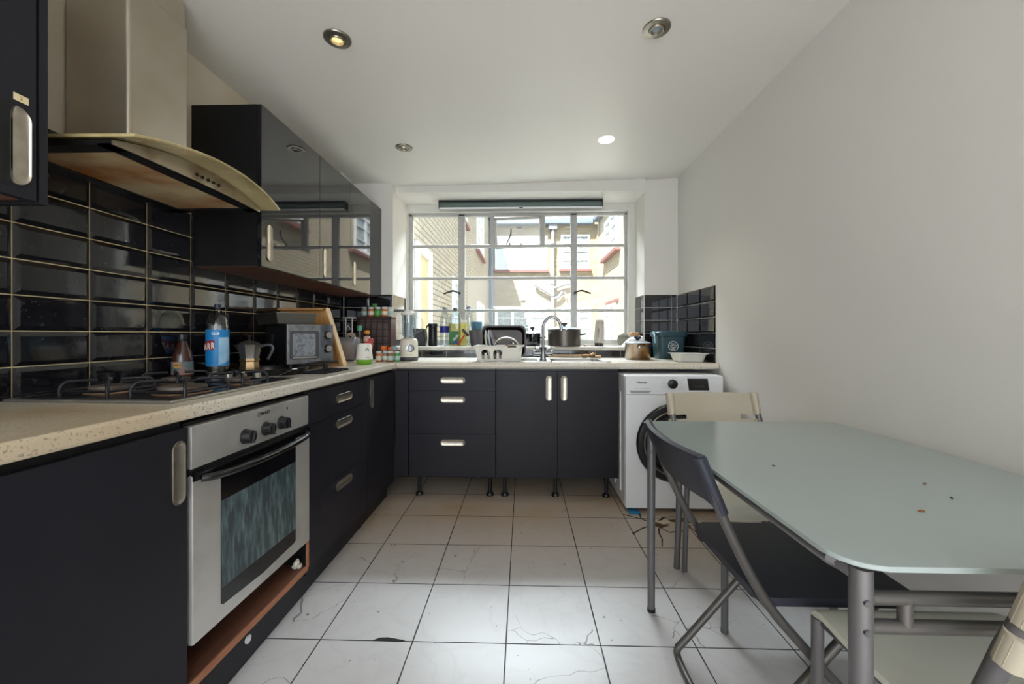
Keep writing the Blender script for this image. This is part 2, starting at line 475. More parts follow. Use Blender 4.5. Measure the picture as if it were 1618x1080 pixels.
def worktop_material():
    m = mat('speckled_cream_worktop', '#cfc9bd', 0.26, noise=(2.0, 0.5, '#c4b8a0'))
    nt = m.node_tree; p = nt.nodes['Principled BSDF']
    tc = nt.nodes.new('ShaderNodeTexCoord')
    v = nt.nodes.new('ShaderNodeTexNoise'); v.inputs['Scale'].default_value = 190; v.inputs['Detail'].default_value = 1
    nt.links.new(tc.outputs['Object'], v.inputs['Vector'])
    g = nt.nodes.new('ShaderNodeMapRange'); g.inputs['From Min'].default_value = 0.62; g.inputs['From Max'].default_value = 0.68
    nt.links.new(v.outputs['Fac'], g.inputs['Value'])
    old = p.inputs['Base Color'].links[0].from_socket
    # burnt tan staining on the near end by the hob
    sx = nt.nodes.new('ShaderNodeSeparateXYZ'); nt.links.new(tc.outputs['Object'], sx.inputs[0])
    yr = nt.nodes.new('ShaderNodeMapRange'); yr.inputs['From Min'].default_value = 1.15; yr.inputs['From Max'].default_value = 0.95
    nt.links.new(sx.outputs[1], yr.inputs['Value'])
    st = nt.nodes.new('ShaderNodeTexNoise'); st.inputs['Scale'].default_value = 3; st.inputs['Detail'].default_value = 5
    nt.links.new(tc.outputs['Object'], st.inputs['Vector'])
    mu = nt.nodes.new('ShaderNodeMath'); mu.operation = 'MULTIPLY'; nt.links.new(yr.outputs[0], mu.inputs[0]); nt.links.new(st.outputs['Fac'], mu.inputs[1])
    mu2 = nt.nodes.new('ShaderNodeMath'); mu2.operation = 'MULTIPLY'; nt.links.new(mu.outputs[0], mu2.inputs[0]); mu2.inputs[1].default_value = 1.3
    ms = nt.nodes.new('ShaderNodeMix'); ms.data_type = 'RGBA'; ms.inputs[7].default_value = lin('#ad9672')
    nt.links.new(mu2.outputs[0], ms.inputs[0]); nt.links.new(old, ms.inputs[6])
    mx = nt.nodes.new('ShaderNodeMix'); mx.data_type = 'RGBA'; mx.inputs[7].default_value = lin('#8f8778')
    nt.links.new(g.outputs[0], mx.inputs[0]); nt.links.new(ms.outputs[2], mx.inputs[6]); nt.links.new(mx.outputs[2], p.inputs['Base Color'])
    return m


M['floor'] = floor_material()
M['top'] = worktop_material()
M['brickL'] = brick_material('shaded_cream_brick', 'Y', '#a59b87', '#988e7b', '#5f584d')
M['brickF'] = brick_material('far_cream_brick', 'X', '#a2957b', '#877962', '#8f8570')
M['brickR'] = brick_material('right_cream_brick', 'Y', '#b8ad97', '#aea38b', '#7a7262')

# ------------------------------------------------------------------ room shell
XL, XR = -1.45, 1.25
YB = 3.32          # inner face of the window wall
YO = 3.84          # its outer face
YR = -1.70         # rear end of the room
MB().box(-1.75, 1.55, -1.9, YB + .35, -0.12, 0).build('floor', M['floor'], kind='structure')
# ceiling: slightly uneven plaster, lower on the left
b = MB(); prof = [(-1.75, 2.302), (-1.44, 2.306), (-1.1, 2.302), (-0.3, 2.312), (0.6, 2.335), (0.97, 2.345), (1.26, 2.362), (1.55, 2.37)]
for (xa, za), (xb, zb) in zip(prof[:-1], prof[1:]):
    for ya, yb, f0, f1 in ((-1.9, 2.7, 0, 0), (2.7, 3.5, 0, -0.014)):
        b.quad([(xa, ya, za + f0), (xb, ya, zb + f0), (xb, yb, zb + f1), (xa, yb, za + f1)])
bmesh.ops.remove_doubles(b.bm, verts=b.bm.verts[:], dist=1e-5)
b.box(-1.75, 1.55, -1.9, YO, 2.40, 2.55)
b.build('ceiling', M['ceil'], kind='structure', ang=60)
MB().box(-1.70, XL, -1.9, YO, 0, 2.42).build('wall_left', mat('smoke_stained_wall', '#cdc3b1', 0.7, noise=(2.2, .7, '#bfb196')), kind='structure')
MB().box(XR, 1.5, -1.9, YO, 0, 2.42).build('wall_right', M['wall_r'], kind='structure')
b = MB()
b.box(XL, -1.045, 3.22, YO, 0, 2.42).box(0.980, XR, YB, YO, 0, 2.42)
b.box(-1.045, 0.980, 3.30, YO, 0, 0.955).box(-1.045, 0.980, 3.285, YO, 2.240, 2.42)
b.build('wall_back', M['wall'], kind='structure')
b = MB()   # unseen rear wall, with a wide opening made to let fill light in
b.box(-1.45, -1.25, YR - .15, YR, 0, 2.42).box(1.05, 1.25, YR - .15, YR, 0, 2.42).box(-1.25, 1.05, YR - .15, YR, 2.35, 2.42).box(-1.25, 1.05, YR - .15, YR, 0, 0.3)
b.build('wall_rear', M['wall'], kind='structure')
MB().box(1.232, 1.25, 1.0, 1.88, 0, 0.07, bev=.003).build('baseboard_right', M['skirt'], kind='structure')
# plaster boxing in the corner above the wall cabinets
MB().box(XL, -1.36, 3.0, 3.22, 2.09, 2.32, bev=.02).build('trim_1', M['wall'], kind='structure')


# tiling -----------------------------------------------------------
def tiles(name, frame, us, vs_, grout, bev=0.014, gap=0.0015, h=0.006, flat=False):
    b = MB(frame)
    b.box(us[0], us[-1], vs_[0], vs_[-1], 0, 0.004, 1)
    for u0, u1 in zip(us[:-1], us[1:]):
        for v0, v1 in zip(vs_[:-1], vs_[1:]):
            g = gap; e = min(bev, (u1 - u0) * .3, (v1 - v0) * .3)
            A = [(u0 + g, v0 + g), (u1 - g, v0 + g), (u1 - g, v1 - g), (u0 + g, v1 - g)]
            Bq = [(u0 + g + e, v0 + g + e), (u1 - g - e, v0 + g + e), (u1 - g - e, v1 - g - e), (u0 + g + e, v1 - g - e)]
            tx, ty = random.uniform(-.0006, .0006), random.uniform(-.0006, .0006)
            if flat: rg = [[(p[0], p[1], .001) for p in A], [(p[0], p[1], .0055) for p in A]]
            else: rg = [[(p[0], p[1], .001) for p in A], [(p[0], p[1], .0048) for p in A], [(p[0], p[1], .0048 + h + tx * (1 if k in (0, 3) else -1) + ty * (1 if k < 2 else -1)) for k, p in enumerate(Bq)]]
            b.rings(rg, 0)
    return b.build(name, [M['tile_k'], grout], kind='structure', ang=10)


rows = [0.889 + .10285 * i for i in range(9)]
colp = [0.0785 + .2056 * i for i in range(17)]
FX = Matrix(((0, 0, 1, XL), (1, 0, 0, 0), (0, 1, 0, 0), (0, 0, 0, 1)))
yl = colp[:]; yl = [y for y in yl if y < 3.2] + [3.22]
tiles('trim_2', FX, yl, rows, M['grout_y'])
FBL = Matrix(((1, 0, 0, 0), (0, 0, -1, 3.22), (0, 1, 0, 0), (0, 0, 0, 1)))
tiles('trim_3', FBL, [XL + .012, -1.44 + .205, -1.235 + .19, ][:2] + [-1.047], rows[:6], M['grout_w'])
FBR = Matrix(((1, 0, 0, 0), (0, 0, -1, YB), (0, 1, 0, 0), (0, 0, 0, 1)))
rr = [0.889 + .1033 * i for i in range(6)]
tiles('trim_4', FBR, [0.980, 1.196, 1.238], rr, M['grout_w'], flat=True)
FXR = Matrix(((0, 0, -1, XR), (1, 0, 0, 0), (0, 1, 0, 0), (0, 0, 0, 1)))
tiles('trim_5', FXR, [2.665, 2.885, 3.105, 3.312], rr, M['grout_w'], flat=False, bev=.009)
# reveal tiles right and left
FRR = Matrix(((0, 0, -1, 0.980), (1, 0, 0, 0), (0, 1, 0, 0), (0, 0, 0, 1)))
tiles('trim_6', FRR, [3.325, 3.42, 3.56], [0.99] + rr[2:], M['grout_w'], flat=True)
FRL = Matrix(((0, 0, 1, -1.045), (1, 0, 0, 0), (0, 1, 0, 0), (0, 0, 0, 1)))
tiles('trim_7', FRL, [3.225, 3.36, 3.56], [0.99] + rows[2:6], M['grout_w'], flat=True)
# strip of tiles between worktop and sill
FST = Matrix(((1, 0, 0, 0), (0, 0, -1, 3.30), (0, 1, 0, 0), (0, 0, 0, 1)))
tiles('trim_8', FST, [-1.045, -.83] + [-.83 + .2015 * i for i in range(1, 9)] + [.975], [0.898, 0.956], M['grout_w'], flat=True)
# window board
MB().box(-1.043, 0.978, 3.262, 3.665, 0.957, 0.985, bev=.006).build('trim_9', mat('sill_paint', '#c9c6be', 0.45, noise=(10, 0.6, '#a9a294')), kind='structure')

# ------------------------------------------------------------------ window
win = struct('window_1')
b = MB()   # painted surround
b.box(-1.09, -1.035, 3.60, 3.70, 0.985, 2.24).box(0.923, 0.985, 3.60, 3.70, 0.985, 2.24).box(-1.035, 0.923, 3.602, 3.70, 2.176, 2.24)
b.box(-1.035, 0.923, 3.64, 3.70, 0.985, 1.003)
b.build('window_surround', M['frameb'], win)
b = MB(); y0, y1 = 3.645, 3.685
xs = [(-1.035, -.999), (-.588, -.527), (.424, .480), (.900, .923)]
for a, c in xs: b.box(a, c, y0, y1, 1.005, 2.17, bev=.004)
b.box(-1.035, .923, y0, y1, 2.150, 2.176, bev=.004).box(-1.035, .923, y0, y1, 1.003, 1.038, bev=.004)
for z in (1.868, 1.578, 1.287):
    for a, c in ((-.999, -.585), (-.527, .424), (.480, .900)):
        b.box(a, c, y0 + .006, y1 - .006, z, z + .026, bev=.004)
b.box(-.300, -.264, y0 + .004, y1 - .004, 1.89, 2.155, bev=.004).box(.162, .194, y0 + .004, y1 - .004, 1.89, 2.155, bev=.004)
b.build('window_frame', M['frame'], win)
# glass of the fixed and side lights (each light its own pane set)
for a, c, zt in ((-.999, -.588, 2.15), (.48, .90, 2.15)):
    MB().box(a, c, 3.663, 3.667, 1.036, zt).build('glazing', M['pane'], win)
MB().box(-.527, .424, 3.663, 3.667, 1.036, 1.87).build('glazing', M['pane'], win)
MB().box(-.527, -.30, 3.663, 3.667, 1.89, 2.15).build('glazing', M['pane'], win)
MB().box(.194, .424, 3.663, 3.667, 1.89, 2.15).build('glazing', M['pane'], win)
# top vent, dropped slightly open
MV = T(-.05, 3.665, 2.12) @ R(math.radians(1.8), 'Y') @ R(math.radians(-7), 'X') @ T(0.05, -3.665, -2.12)
MV = T(-.05, 3.65, 2.14) @ R(math.radians(-1.9), 'Y') @ R(math.radians(7), 'X')
b = MB(MV); x0, x1, z0, z1 = -.215, .213, -.275, .0
for q in ((x0, x0 + .022, z0, z1), (x1 - .022, x1, z0, z1), (x0, x1, z1 - .022, z1), (x0, x1, z0, z0 + .024)):
    b.box(q[0], q[1], -.012, .012, q[2], q[3], bev=.003)
v = b.build('vent_sash', M['frame'], win)
MB(MV).box(x0 + .02, x1 - .02, -.002, .002, z0 + .02, z1 - .02).build('glazing', M['pane'], v)
b = MB(); b.tube([(-.15, 3.60, 1.885), (-.13, 3.57, 1.92), (-.112, 3.56, 1.96), (-.108, 3.56, 2.01)], .006, 8, smooth=4)
for x in (-.12, -.02): b.cyl((x, 3.63, 1.885), (x, 3.615, 1.905), .006, .003, 8)
b.build('window_stay', mat('tarnished_brass', '#6a665a', 0.5, 0.6), win)
for x, s in ((-.585, -1), (.47, 1)):
    b = MB(); b.cyl((x + s * -.01, 3.645, 1.455), (x + s * -.01, 3.615, 1.455), .012, seg=10)
    b.tube([(x - s * .01, 3.62, 1.455), (x + s * .03, 3.60, 1.47), (x + s * .06, 3.595, 1.468), (x + s * .125, 3.595, 1.445)], [.006, .006, .006, .008, .008, .008, .009, .009, .009, .008, .008, .008, .007], 8, smooth=4)
    b.build('window_handle', mat('dark_latch', '#4b4a46', 0.45, 0.6), win)

# roller blind under the lintel
t = thing('roller_blind', 'grey-green roller blind rolled up above the window', 'blind', (-.026, 3.50, 2.20))
b = MB(); b.cyl((-.695, 0, 0), (.695, 0, 0), .030, seg=20); b.build('blind_roll', M['blind'], t)
b = MB(); b.box(-.695, .695, -.036, -.028, -.040, -.026, bev=.002).box(-.01, .022, -.039, -.036, -.037, -.030, 1); b.build('bottom_bar', [M['white'], M['letk']], t)
b = MB(); b.box(-.70, .70, -.03, .03, .032, .039, bev=.001).box(-.703, -.696, -.034, .034, -.03, .038).box(.696, .703, -.034, .034, -.03, .038); b.build('head_bracket', M['dgrey'], t)


# ------------------------------------------------------------------ ceiling lights
def ceil_z(x):
    for (xa, za), (xb, zb) in zip(prof[:-1], prof[1:]):
        if xa <= x <= xb: return za + (zb - za) * (x - xa) / (xb - xa)


def downlight(x, y, lit, label, metal=True, power=0, r=.055):
    z = ceil_z(x)
    t = thing('ceiling_spotlight', label, 'spotlight', (x, y, z), (PI, math.atan(.02), 0), 'recessed ceiling spotlights')
    bez = [(r * .55, 0.001), (r * .58, .008), (r * .75, .007), (r * .96, .006), (r, .003), (r, -.001)]
    MB().lathe(bez, 28, cap0=False, cap1=False).build('bezel', M['handled'] if metal else M['whitel'], t)
    MB().lathe([(r * .56, .002), (r * .52, .013), (r * .44, .013), (r * .40, -.001)], 24, cap0=False, cap1=False).build('gimbal_ring', M['handle'] if metal else M['whitel'], t)
    bm_ = MB().lathe([(0.001, .001), (r * .3, .003), (r * .42, .001)], 20, cap0=False, cap1=False)
    bm_.build('bulb', lit, t)
    if power:
        l = bpy.data.lights.new('spot', 'SPOT'); o = bpy.data.objects.new('spot_lamp', l); COL.objects.link(o)
        l.energy = power; l.spot_size = math.radians(110); l.spot_blend = 0.8; l.shadow_soft_size = 0.03; l.color = (1, .93, .8)
        o.location = (x, y, z - .03)


downlight(-.768, 1.655, M['bulbd'], 'tarnished ceiling spotlight nearest the cooker hood, glowing faintly', power=5)
downlight(-.78, 2.63, M['bglass'], 'unlit tarnished ceiling spotlight near the window end of the wall cabinets')
downlight(.543, 1.67, M['bglass'], 'unlit tarnished ceiling spotlight above the table side of the room')
downlight(.53, 2.615, M['bulb'], 'brightly lit white ceiling spotlight near the window', metal=False, power=14, r=.052)

# ------------------------------------------------------------------ kitchen units
PH = math.atan(.06 / 2.06)
def xf(y): return -.905 + .0285 * (y - .6)      # line of the left-hand door fronts


def stadium(L, W, n=10):
    r = W / 2; pts = []
    for i in range(n + 1):
        a = -PI / 2 + PI * i / n; pts.append((L / 2 - r + r * math.cos(a), r * math.sin(a)))
    for i in range(n + 1):
        a = PI / 2 + PI * i / n; pts.append((-L / 2 + r + r * math.cos(a), r * math.sin(a)))
    return pts


def handle(parent, frame, u, v, vertical, L=.165, W=.042, name='handle', **kw):
    """recess-style pull: a raised stadium rim round a dished plate"""
    Mx = frame @ T(u, v, 0) @ (R(PI / 2) if vertical else Matrix.Identity(4))
    b = MB(Mx)
    rg = []
    for ins, z in ((0, 0.0003), (0, .003), (.0015, .0042), (.004, .0042)):
        rg.append([(p[0], p[1], z) for p in stadium(L - 2 * ins, W - 2 * ins)])
    b.rings(rg, 1, cap1=False)
    rg = []
    for ins, z in ((.004, .0042), (.006, .0032), (.010, .0016), (.016, .0008)):
        rg.append([(p[0], p[1], z) for p in stadium(L - 2 * ins, W - 2 * ins)])
    b.rings(rg, 0, cap0=False)
    return b.build(name, [M['handle'], M['handled']], parent, **kw)


def base_unit(label, loc, rot, width, fronts, feet=(), depth=.50, top=.845, bot=.145, group='dark base cabinets', plinth=False):
    t = thing('base_cabinet', label, 'cabinet', loc, rot, group)
    b = MB(); b.box(-depth, -.0195, .002, width - .002, bot, top + .012); b.build('carcass', M['carc'], t)
    for kind, y0, y1, z0, z1, hu, hv in fronts:
        nm = 'door' if kind == 'door' else ('drawer' if kind == 'drawer' else 'filler_panel')
        d = MB().box(-.0185, 0, y0 + .0012, y1 - .0012, z0 + .0012, z1 - .0012, bev=.0012).build(nm, M['navy'], t)
        if hu is not None: handle(d, FACE_X, hu, hv, kind == 'door')
    for fx, fy in feet:
        b = MB(); b.lathe([(.026, 0), (.026, .012), (.02, .02), (.0125, .026), (.0125, bot)], 14, c=(fx, fy, 0)); b.build('foot', M['blackp'], t)
    return t


# left run
Y0 = .48
base_unit('wide dark cabinet left of the oven with a long metal door handle', (xf(Y0), Y0, 0), -PH, .574,
          [('door', 0, .574, .11, .84, .546, .726)], [(-.08, .05)], bot=.11)
# oven housing
YV = 1.058
t = thing('oven', 'built-in steel oven with stained dark glass door and three black knobs', 'oven', (xf(YV), YV, 0), -PH); t.scale = (1, .947, 1)
W = .600
MB().box(-.5, -.022, .004, W - .004, .255, .845).build('oven_body', M['carc'], t)
pn = MB().box(-.02, .004, .003, W - .003, .722, .838, bev=.003).build('control_panel', M['oven_steel'], t)
b = MB().box(-.02, .008, .003, W - .003, .250, .706, bev=.004)
b.box(-.018, -.004, .003, W - .003, .703, .724, 1)
dr = b.build('oven_door', [M['oven_steel'], M['blackm']], t)
ow = mat('stained_oven_glass', '#3a4549', 0.14, spec=0.6, noise=(55, 0.5, '#8aa5a8', 0.44, 0.82), stretch=(1, 1.2, .25))
b = MB(FACE_X @ T(0, 0, .0078))
def wpoly(u0, u1, v0, v1, drop=0): return [(u0, v0), (u1, v0), (u1, v1), (u0, v1)]
cx = [(.105, .300), (.115, .294), (.30, .284), (.485, .294), (.495, .300), (.495, .690), (.105, .690)]
b.prism(cx, 0, .0012)
b.build('door_glass', M['blackg'], dr)
b = MB(FACE_X @ T(0, 0, .0092)); b.prism([(.107, .345), (.493, .345), (.493, .600), (.107, .600)], 0, .0008)
b.build('door_window', ow, dr)
# black handle with swept ends across the door top
b = MB(); b.tube([(.010, .03, .692), (.030, .06, .690), (.042, .15, .686), (.046, .30, .684), (.042, .45, .686), (.030, .54, .690), (.010, .57, .692)], .011, 10, smooth=5, flat=1.0)
b.box(.002, .012, .004, W - .004, .690, .712)
b.build('door_handle', M['blackg'], dr)
for i, (yy, zz) in enumerate(((.215, .762), (.318, .764), (.408, .766))):
    b = MB(FACE_X @ T(yy, zz, .004)); b.lathe([(.024, 0), (.024, .004), (.0215, .006), (.020, .026), (.018, .028)], 22)
    b.box(-.004, .004, -.019, .019, .026, .034, bev=.002, M=R(.3 * (i - 1)))
    b.build('knob', M['blackp'], pn)
    text('.  :  .', .012, M['letg'], pn, FACE_X @ T(yy, zz + .034, .0046), name='dial_marks')
text('INDESIT', .0135, M['letk'], pn, FACE_X @ T(.318, .818, .0045), name='lettering', bold=.0003)
b = MB(FACE_X @ T(.284, .818, .0042)); b.lathe([(.0075, 0), (.0075, .0006), (.006, .0006), (.006, 0)], 20, cap0=False, cap1=False); b.build('emblem', M['letk'], pn)
b = MB(FACE_X @ T(.445, .812, .004)); b.lathe([(.004, 0), (.004, .002)], 10); b.build('indicator_lamp', M['blackp'], pn)
# open housing under the oven
t = thing('oven_housing', 'open brown-edged housing shelf under the oven', 'cabinet', (xf(YV), YV, 0), -PH); t.scale = (1, .947, 1)
b = MB(); b.box(-.5, -.002, .004, .596, .132, .150); b.box(-.0015, .003, .004, .596, .130, .152, 1); b.build('shelf', [M['brown'], M['brownedge']], t)
b = MB(); b.box(-.5, -.004, .590, .604, .11, .25); b.box(-.004, .002, .590, .604, .14, .25, 1); b.build('side_panel', [M['carc'], M['brownedge']], t)
b = MB(); b.box(-.5, -.45, .004, .59, .15, .25); b.build('back_panel', M['dark'], t)
b = MB(); b.cyl((-.03, .55, .163), (-.03, .575, .175), .010, seg=10); b.box(-.045, -.015, .565, .585, .15, .165, bev=.003); b.cyl((-.035, .56, .17), (-.02, .56, .19), .006, seg=8)
b.build('plastic_clip', M['beige'], t)

YD = 1.630
base_unit('dark three-drawer cabinet right of the oven', (xf(YD), YD, 0), -PH, .572,
          [('drawer', 0, .572, .712, .845, .31, .782), ('drawer', 0, .572, .412, .712, .31, .663), ('drawer', 0, .572, .125, .412, .31, .371)], [(-.08, .05), (-.08, .52)], bot=.125)
YC = 2.204
base_unit('dark corner cabinet with an upright handle, on the left-hand run', (xf(YC), YC, 0), -PH, .440,
          [('door', 0, .440, .125, .845, .068, .748)], [(-.08, .05)], bot=.125, depth=.45)
# plinth with a white clip
t = thing('plinth', 'long black plinth board under the left-hand units with a white clip', 'plinth', (-.915, 1.0, 0), 0)
MB().box(-.016, 0, -.5, 1.70, .002, .108, bev=.001).build('board', M['navy'], t)
b = MB(FACE_X @ T(.32, .075, 0)); b.lathe([(.013, 0), (.013, .005), (.006, .006), (.005, .002)], 18); b.build('plastic_clip', M['ceramic'], t)
b = MB(FACE_X @ T(1.22, .085, 0)); b.lathe([(.008, 0), (.008, .005), (.004, .006)], 12); b.build('plastic_clip', M['ceramic'], t)

# back run: local y -> world +X, local x -> world -Y
YF = 2.662
base_unit('dark drawer cabinet in the corner of the window wall with three pale handles', (-.850, YF, 0), -PI / 2, .668,
          [('panel', .0, .090, .145, .845, None, None), ('drawer', .093, .666, .712, .845, .385, .782), ('drawer', .093, .666, .428, .712, .385, .655), ('drawer', .093, .666, .145, .428, .385, .371)],
          [(-.075, .145), (-.075, .625), (-.42, .49)])
base_unit('dark double-door sink cabinet beside the washing machine', (-.180, YF, 0), -PI / 2, .800,
          [('door', 0, .402, .145, .845, .348, .732), ('door', .402, .800, .145, .845, .446, .732)],
          [(-.075, .055), (-.075, .395), (-.075, .735)])

# worktops (the seam sits at the inner corner)
def xw(y): return -.884 + .0270 * (y - .6)
poly = [(XL + .006, .47), (xw(.47), .47), (xw(2.60), 2.60), (-.828, 2.632), (-.86, 3.21), (XL + .006, 3.21)]
o = MB().prism(poly, .862, .900, bev=.010).build('worktop', M['top']); tag(o, 'speckled cream worktop running from the hob to the corner, stained brown near the hob', 'worktop', 'cream worktops')
poly = [(-.826, 2.632), (1.246, 2.632), (1.246, 3.292), (-.858, 3.292), (-.858, 3.215)]
b = MB()
# cut-out for the sink bowl: four strips round it
def strip(x0, x1, y0, y1): b.box(x0, x1, y0, y1, .862, .900)
strip(.19, .55, 2.632, 2.72); strip(.19, .55, 3.09, 3.292); strip(-.826, .19, 2.632, 3.292); strip(.55, 1.246, 2.632, 3.292)
b.cyl((-.826, 2.640, .881), (1.246, 2.640, .881), .0189, seg=18)
b.box(-.854, -.826, 3.22, 3.292, .862, .9)
o = b.build('worktop', M['top']); tag(o, 'pale worktop under the window holding the sink', 'worktop', 'cream worktops')

# ------------------------------------------------------------------ hob
t = thing('gas_hob', 'dirty steel and black gas hob set in the worktop behind the oven', 'hob', (-.936, 1.054, .900), -PH)
# local: x from 0 (front edge) to -.49 (wall), y 0..0.62
b = MB(); b.box(-.488, 0, 0, .600, .0, .0085, bev=.003); b.box(-.474, -.016, .016, .584, .0060, .0090, 1)
b.build('hob_tray', [M['steel'], mat('sooty_enamel', '#1d1d20', 0.25, noise=(9, 0.5, '#4d4740', 0.5, 0.7))], t)
gr_m = M['iron']
cap_m = mat('burnt_burner_cap', '#6b6058', 0.6, 0.3, noise=(20, 0.7, '#3a2f28'))
capr = mat('brown_burner_ring', '#9c7c60', 0.5, 0.3, noise=(20, 0.7, '#5c4636'))
for (x, y, r) in ((-.105, .150, .060), (-.335, .145, .048), (-.100, .375, .036), (-.335, .375, .042)):
    b = MB(T(x, y, .0075)); b.lathe([(r * 1.25, 0), (r * 1.2, .004), (r * .9, .006), (r * .9, .012)], 24, 0)
    b.lathe([(r, .012), (r * 1.02, .014), (r * 1.0, .022), (r * .6, .024)], 28, 1)
    b.build('burner', [capr, cap_m], t)
    # four bent fingers standing on the tray
    b = MB(T(x, y, .0075)); R_ = r + .055
    for k in range(4):
        a = PI / 4 + k * PI / 2; c, s_ = math.cos(a), math.sin(a)
        b.tube([(c * R_, s_ * R_, 0), (c * R_, s_ * R_, .020), (c * (R_ - .008), s_ * (R_ - .008), .034), (c * (R_ - .022), s_ * (R_ - .022), .040), (c * r * .55, s_ * r * .55, .040)], .0048, 8, smooth=3)
    for k in range(4):
        a = PI / 4 + k * PI / 2; a2 = a + PI / 2
        if True:
            b.tube([(math.cos(a) * R_, math.sin(a) * R_, .012), (math.cos(a2) * R_, math.sin(a2) * R_, .012)], .0042, 6)
    b.build('pan_support', gr_m, t)
for i in range(4):
    b = MB(T(-.335 + .060 * i, .550, .0075)); b.lathe([(.0165, 0), (.0165, .004), (.014, .006), (.0145, .022), (.0120, .024)], 16)
    b.box(-.003, .003, -.013, .013, .020, .027, bev=.001)
    b.build('knob', M['steel'], t)

# ------------------------------------------------------------------ cooker hood
HY0, HY1 = 1.047, 1.652; HM = (HY0 + HY1) / 2
t = thing('cooker_hood', 'greasy stainless cooker hood with curved canopy and tall chimney', 'cooker hood', (XL, HM, 1.59))
# local: x 0 at wall -> +, y -.3...3, z 0 bottom
fil = mat('greasy_filter', '#d8c69c', 0.4, 0.15, noise=(3.2, 0.95, '#a8662c', 0.42, 0.62), stretch=(1, 1.4, 1))
b = MB()
b.box(.006, .354, -.300, -.296, .004, .013).box(.006, .354, .296, .300, .004, .013).box(.006, .012, -.296, .296, .004, .013)
b.box(.006, .354, -.300, -.255, 0, .004).box(.006, .354, .255, .300, 0, .004).box(.006, .05, -.3, .3, 0, .004).box(.315, .354, -.3, .3, 0, .004)
b.build('canopy_body', M['blackm'], t)
b = MB(); b.box(.05, .315, -.256, .256, .004, .010, bev=.002); b.build('grease_filter', fil, t)
# fascia: flat bottom, arched top
n = 24; fz = lambda s: .012 + .043 * (1 - s * s)
b = MB(); lo = []; hi = []
for i in range(n + 1):
    s = -1 + 2 * i / n; y = .3 * s; x = .354 + .014 * (1 - s * s)
    lo.append((x, y, .0)); hi.append((x, y, fz(s)))
rg = [[(p[0], p[1], p[2]), (p[0] + .006, p[1], p[2]), (q[0] + .006, q[1], q[2]), (q[0], q[1], q[2])] for p, q in zip(lo, hi)]
b.rings(rg, 0)
fa = b.build('fascia', mat('fascia_steel', '#b3a893', 0.3, 0.85, noise=(9, 0.8, '#7c6440', 0.5, 0.7)), t)
for i in range(5):
    y = -.045 + .024 * i
    MB().cyl((.372, y, .020), (.379, y, .020), .0055, seg=10).build('button', M['blackg'], fa)
# arched glass canopy
b = MB(); rg = []
for i in range(n + 1):
    s = -1 + 2 * i / n; y = .318 * s; z = fz(s) + .004; xo = .432 + .030 * (1 - s * s)
    rg.append([(.006, y, z), (xo, y, z - .004), (xo + .003, y, z), (xo, y, z + .004), (.006, y, z + .008)])
b.rings(rg, 0)
b.build('canopy_glass', mat('greasy_canopy_glass', '#b5a67a', 0.2, noise=(7, 0.8, '#94855a', 0.45, 0.65), coat=.3), t)
b = MB(); b.box(.006, .215, -.115, .115, .055, .62, bev=.012, seg=3); b.build('chimney', M['hood_steel'], t)
b = MB(); b.box(.006, .211, -.111, .111, .60, .715, bev=.012, seg=3); b.build('upper_chimney', M['hood_steel'], t)

# ------------------------------------------------------------------ wall cabinets
def wall_unit(label, loc, width, door, z0, z1, depth, group, extra=None):
    t = thing('wall_cabinet', label, 'cabinet', loc, 0, group)
    b = MB(); b.box(-depth + .002, -.020, .001, width - .001, z0, z1); b.box(-depth + .004, -.024, .004, width - .004, z0 - .0015, z0 + .001, 1)
    b.build('carcass', [M['carc'], M['brown']], t)
    d = MB().box(-.0185, 0, door[0] + .001, door[1] - .001, z0, z1, bev=.001).build('door', M['gloss'] if group else M['navy'], t)
    return t, d


XU = -1.137
G = 'glossy black wall cabinets'
specs = [(1.730, .506, 'glossy black wall cabinet beside the cooker hood, tallest looking of the three'),
         (2.237, .404, 'narrow glossy black wall cabinet in the middle of the row'),
         (2.642, .520, 'glossy black wall cabinet at the window end of the row')]
for y, wd, lb in specs:
    t, d = wall_unit(lb, (XU, y, 0), wd, (0, wd), 1.382, 2.085, -XL + XU, G)
    handle(d, FACE_X, .055, 1.382 + .111, True, .165, .042)
t = thing('end_panel', 'narrow dark end panel closing the row of wall cabinets by the window', 'panel', (XU, 3.163, 0))
MB().box(-.02, .0, 0, .055, 1.382, 2.085, bev=.001).build('panel', M['gloss'], t)
b = MB().box(-.30, -.001, -.012, -.001, 1.382, 2.085); t2 = None; b.bm.free()

t = thing('wall_cabinet', 'dark wall cabinet left of the cooker hood with a small paper label', 'cabinet', (-1.137, .364, 0))
b = MB(); b.box(-.31, -.020, .0, .555, 1.395, 2.12); b.box(-.308, -.024, .004, .535, 1.3935, 1.396, 1); b.box(-.02, .0, .558 - .0, .575, 1.392, 2.12); b.box(-.31, -.02, .555, .575, 1.392, 2.12)
b.build('carcass', [M['navy'], M['brown']], t)
d = MB().box(-.0185, 0, .002, .552, 1.395, 2.12, bev=.001).build('door', M['navy'], t)
b = MB(FACE_X @ T(.497, 1.508, 0) @ R(PI / 2)); b.prism(stadium(.190, .066), 0, .0008); b.build('grip_shadow', M['dark'], d)  # flat black shape painting the shadow inside the grip
pl = [(p[0], p[1] if p[1] > 0 else p[1] * .35) for p in stadium(.176, .052)]
b = MB(FACE_X @ T(.512, 1.508, 0) @ R(PI / 2) @ Matrix.Diagonal((1, -1, 1, 1)))
b.rings([[(p[0] * k, p[1] * (k if p[1] > 0 else 1), z) for p in pl] for k, z in ((1, .0008), (1, .006), (.985, .007), (.96, .0055), (.90, .003))]); b.build('handle', M['handle'], d)
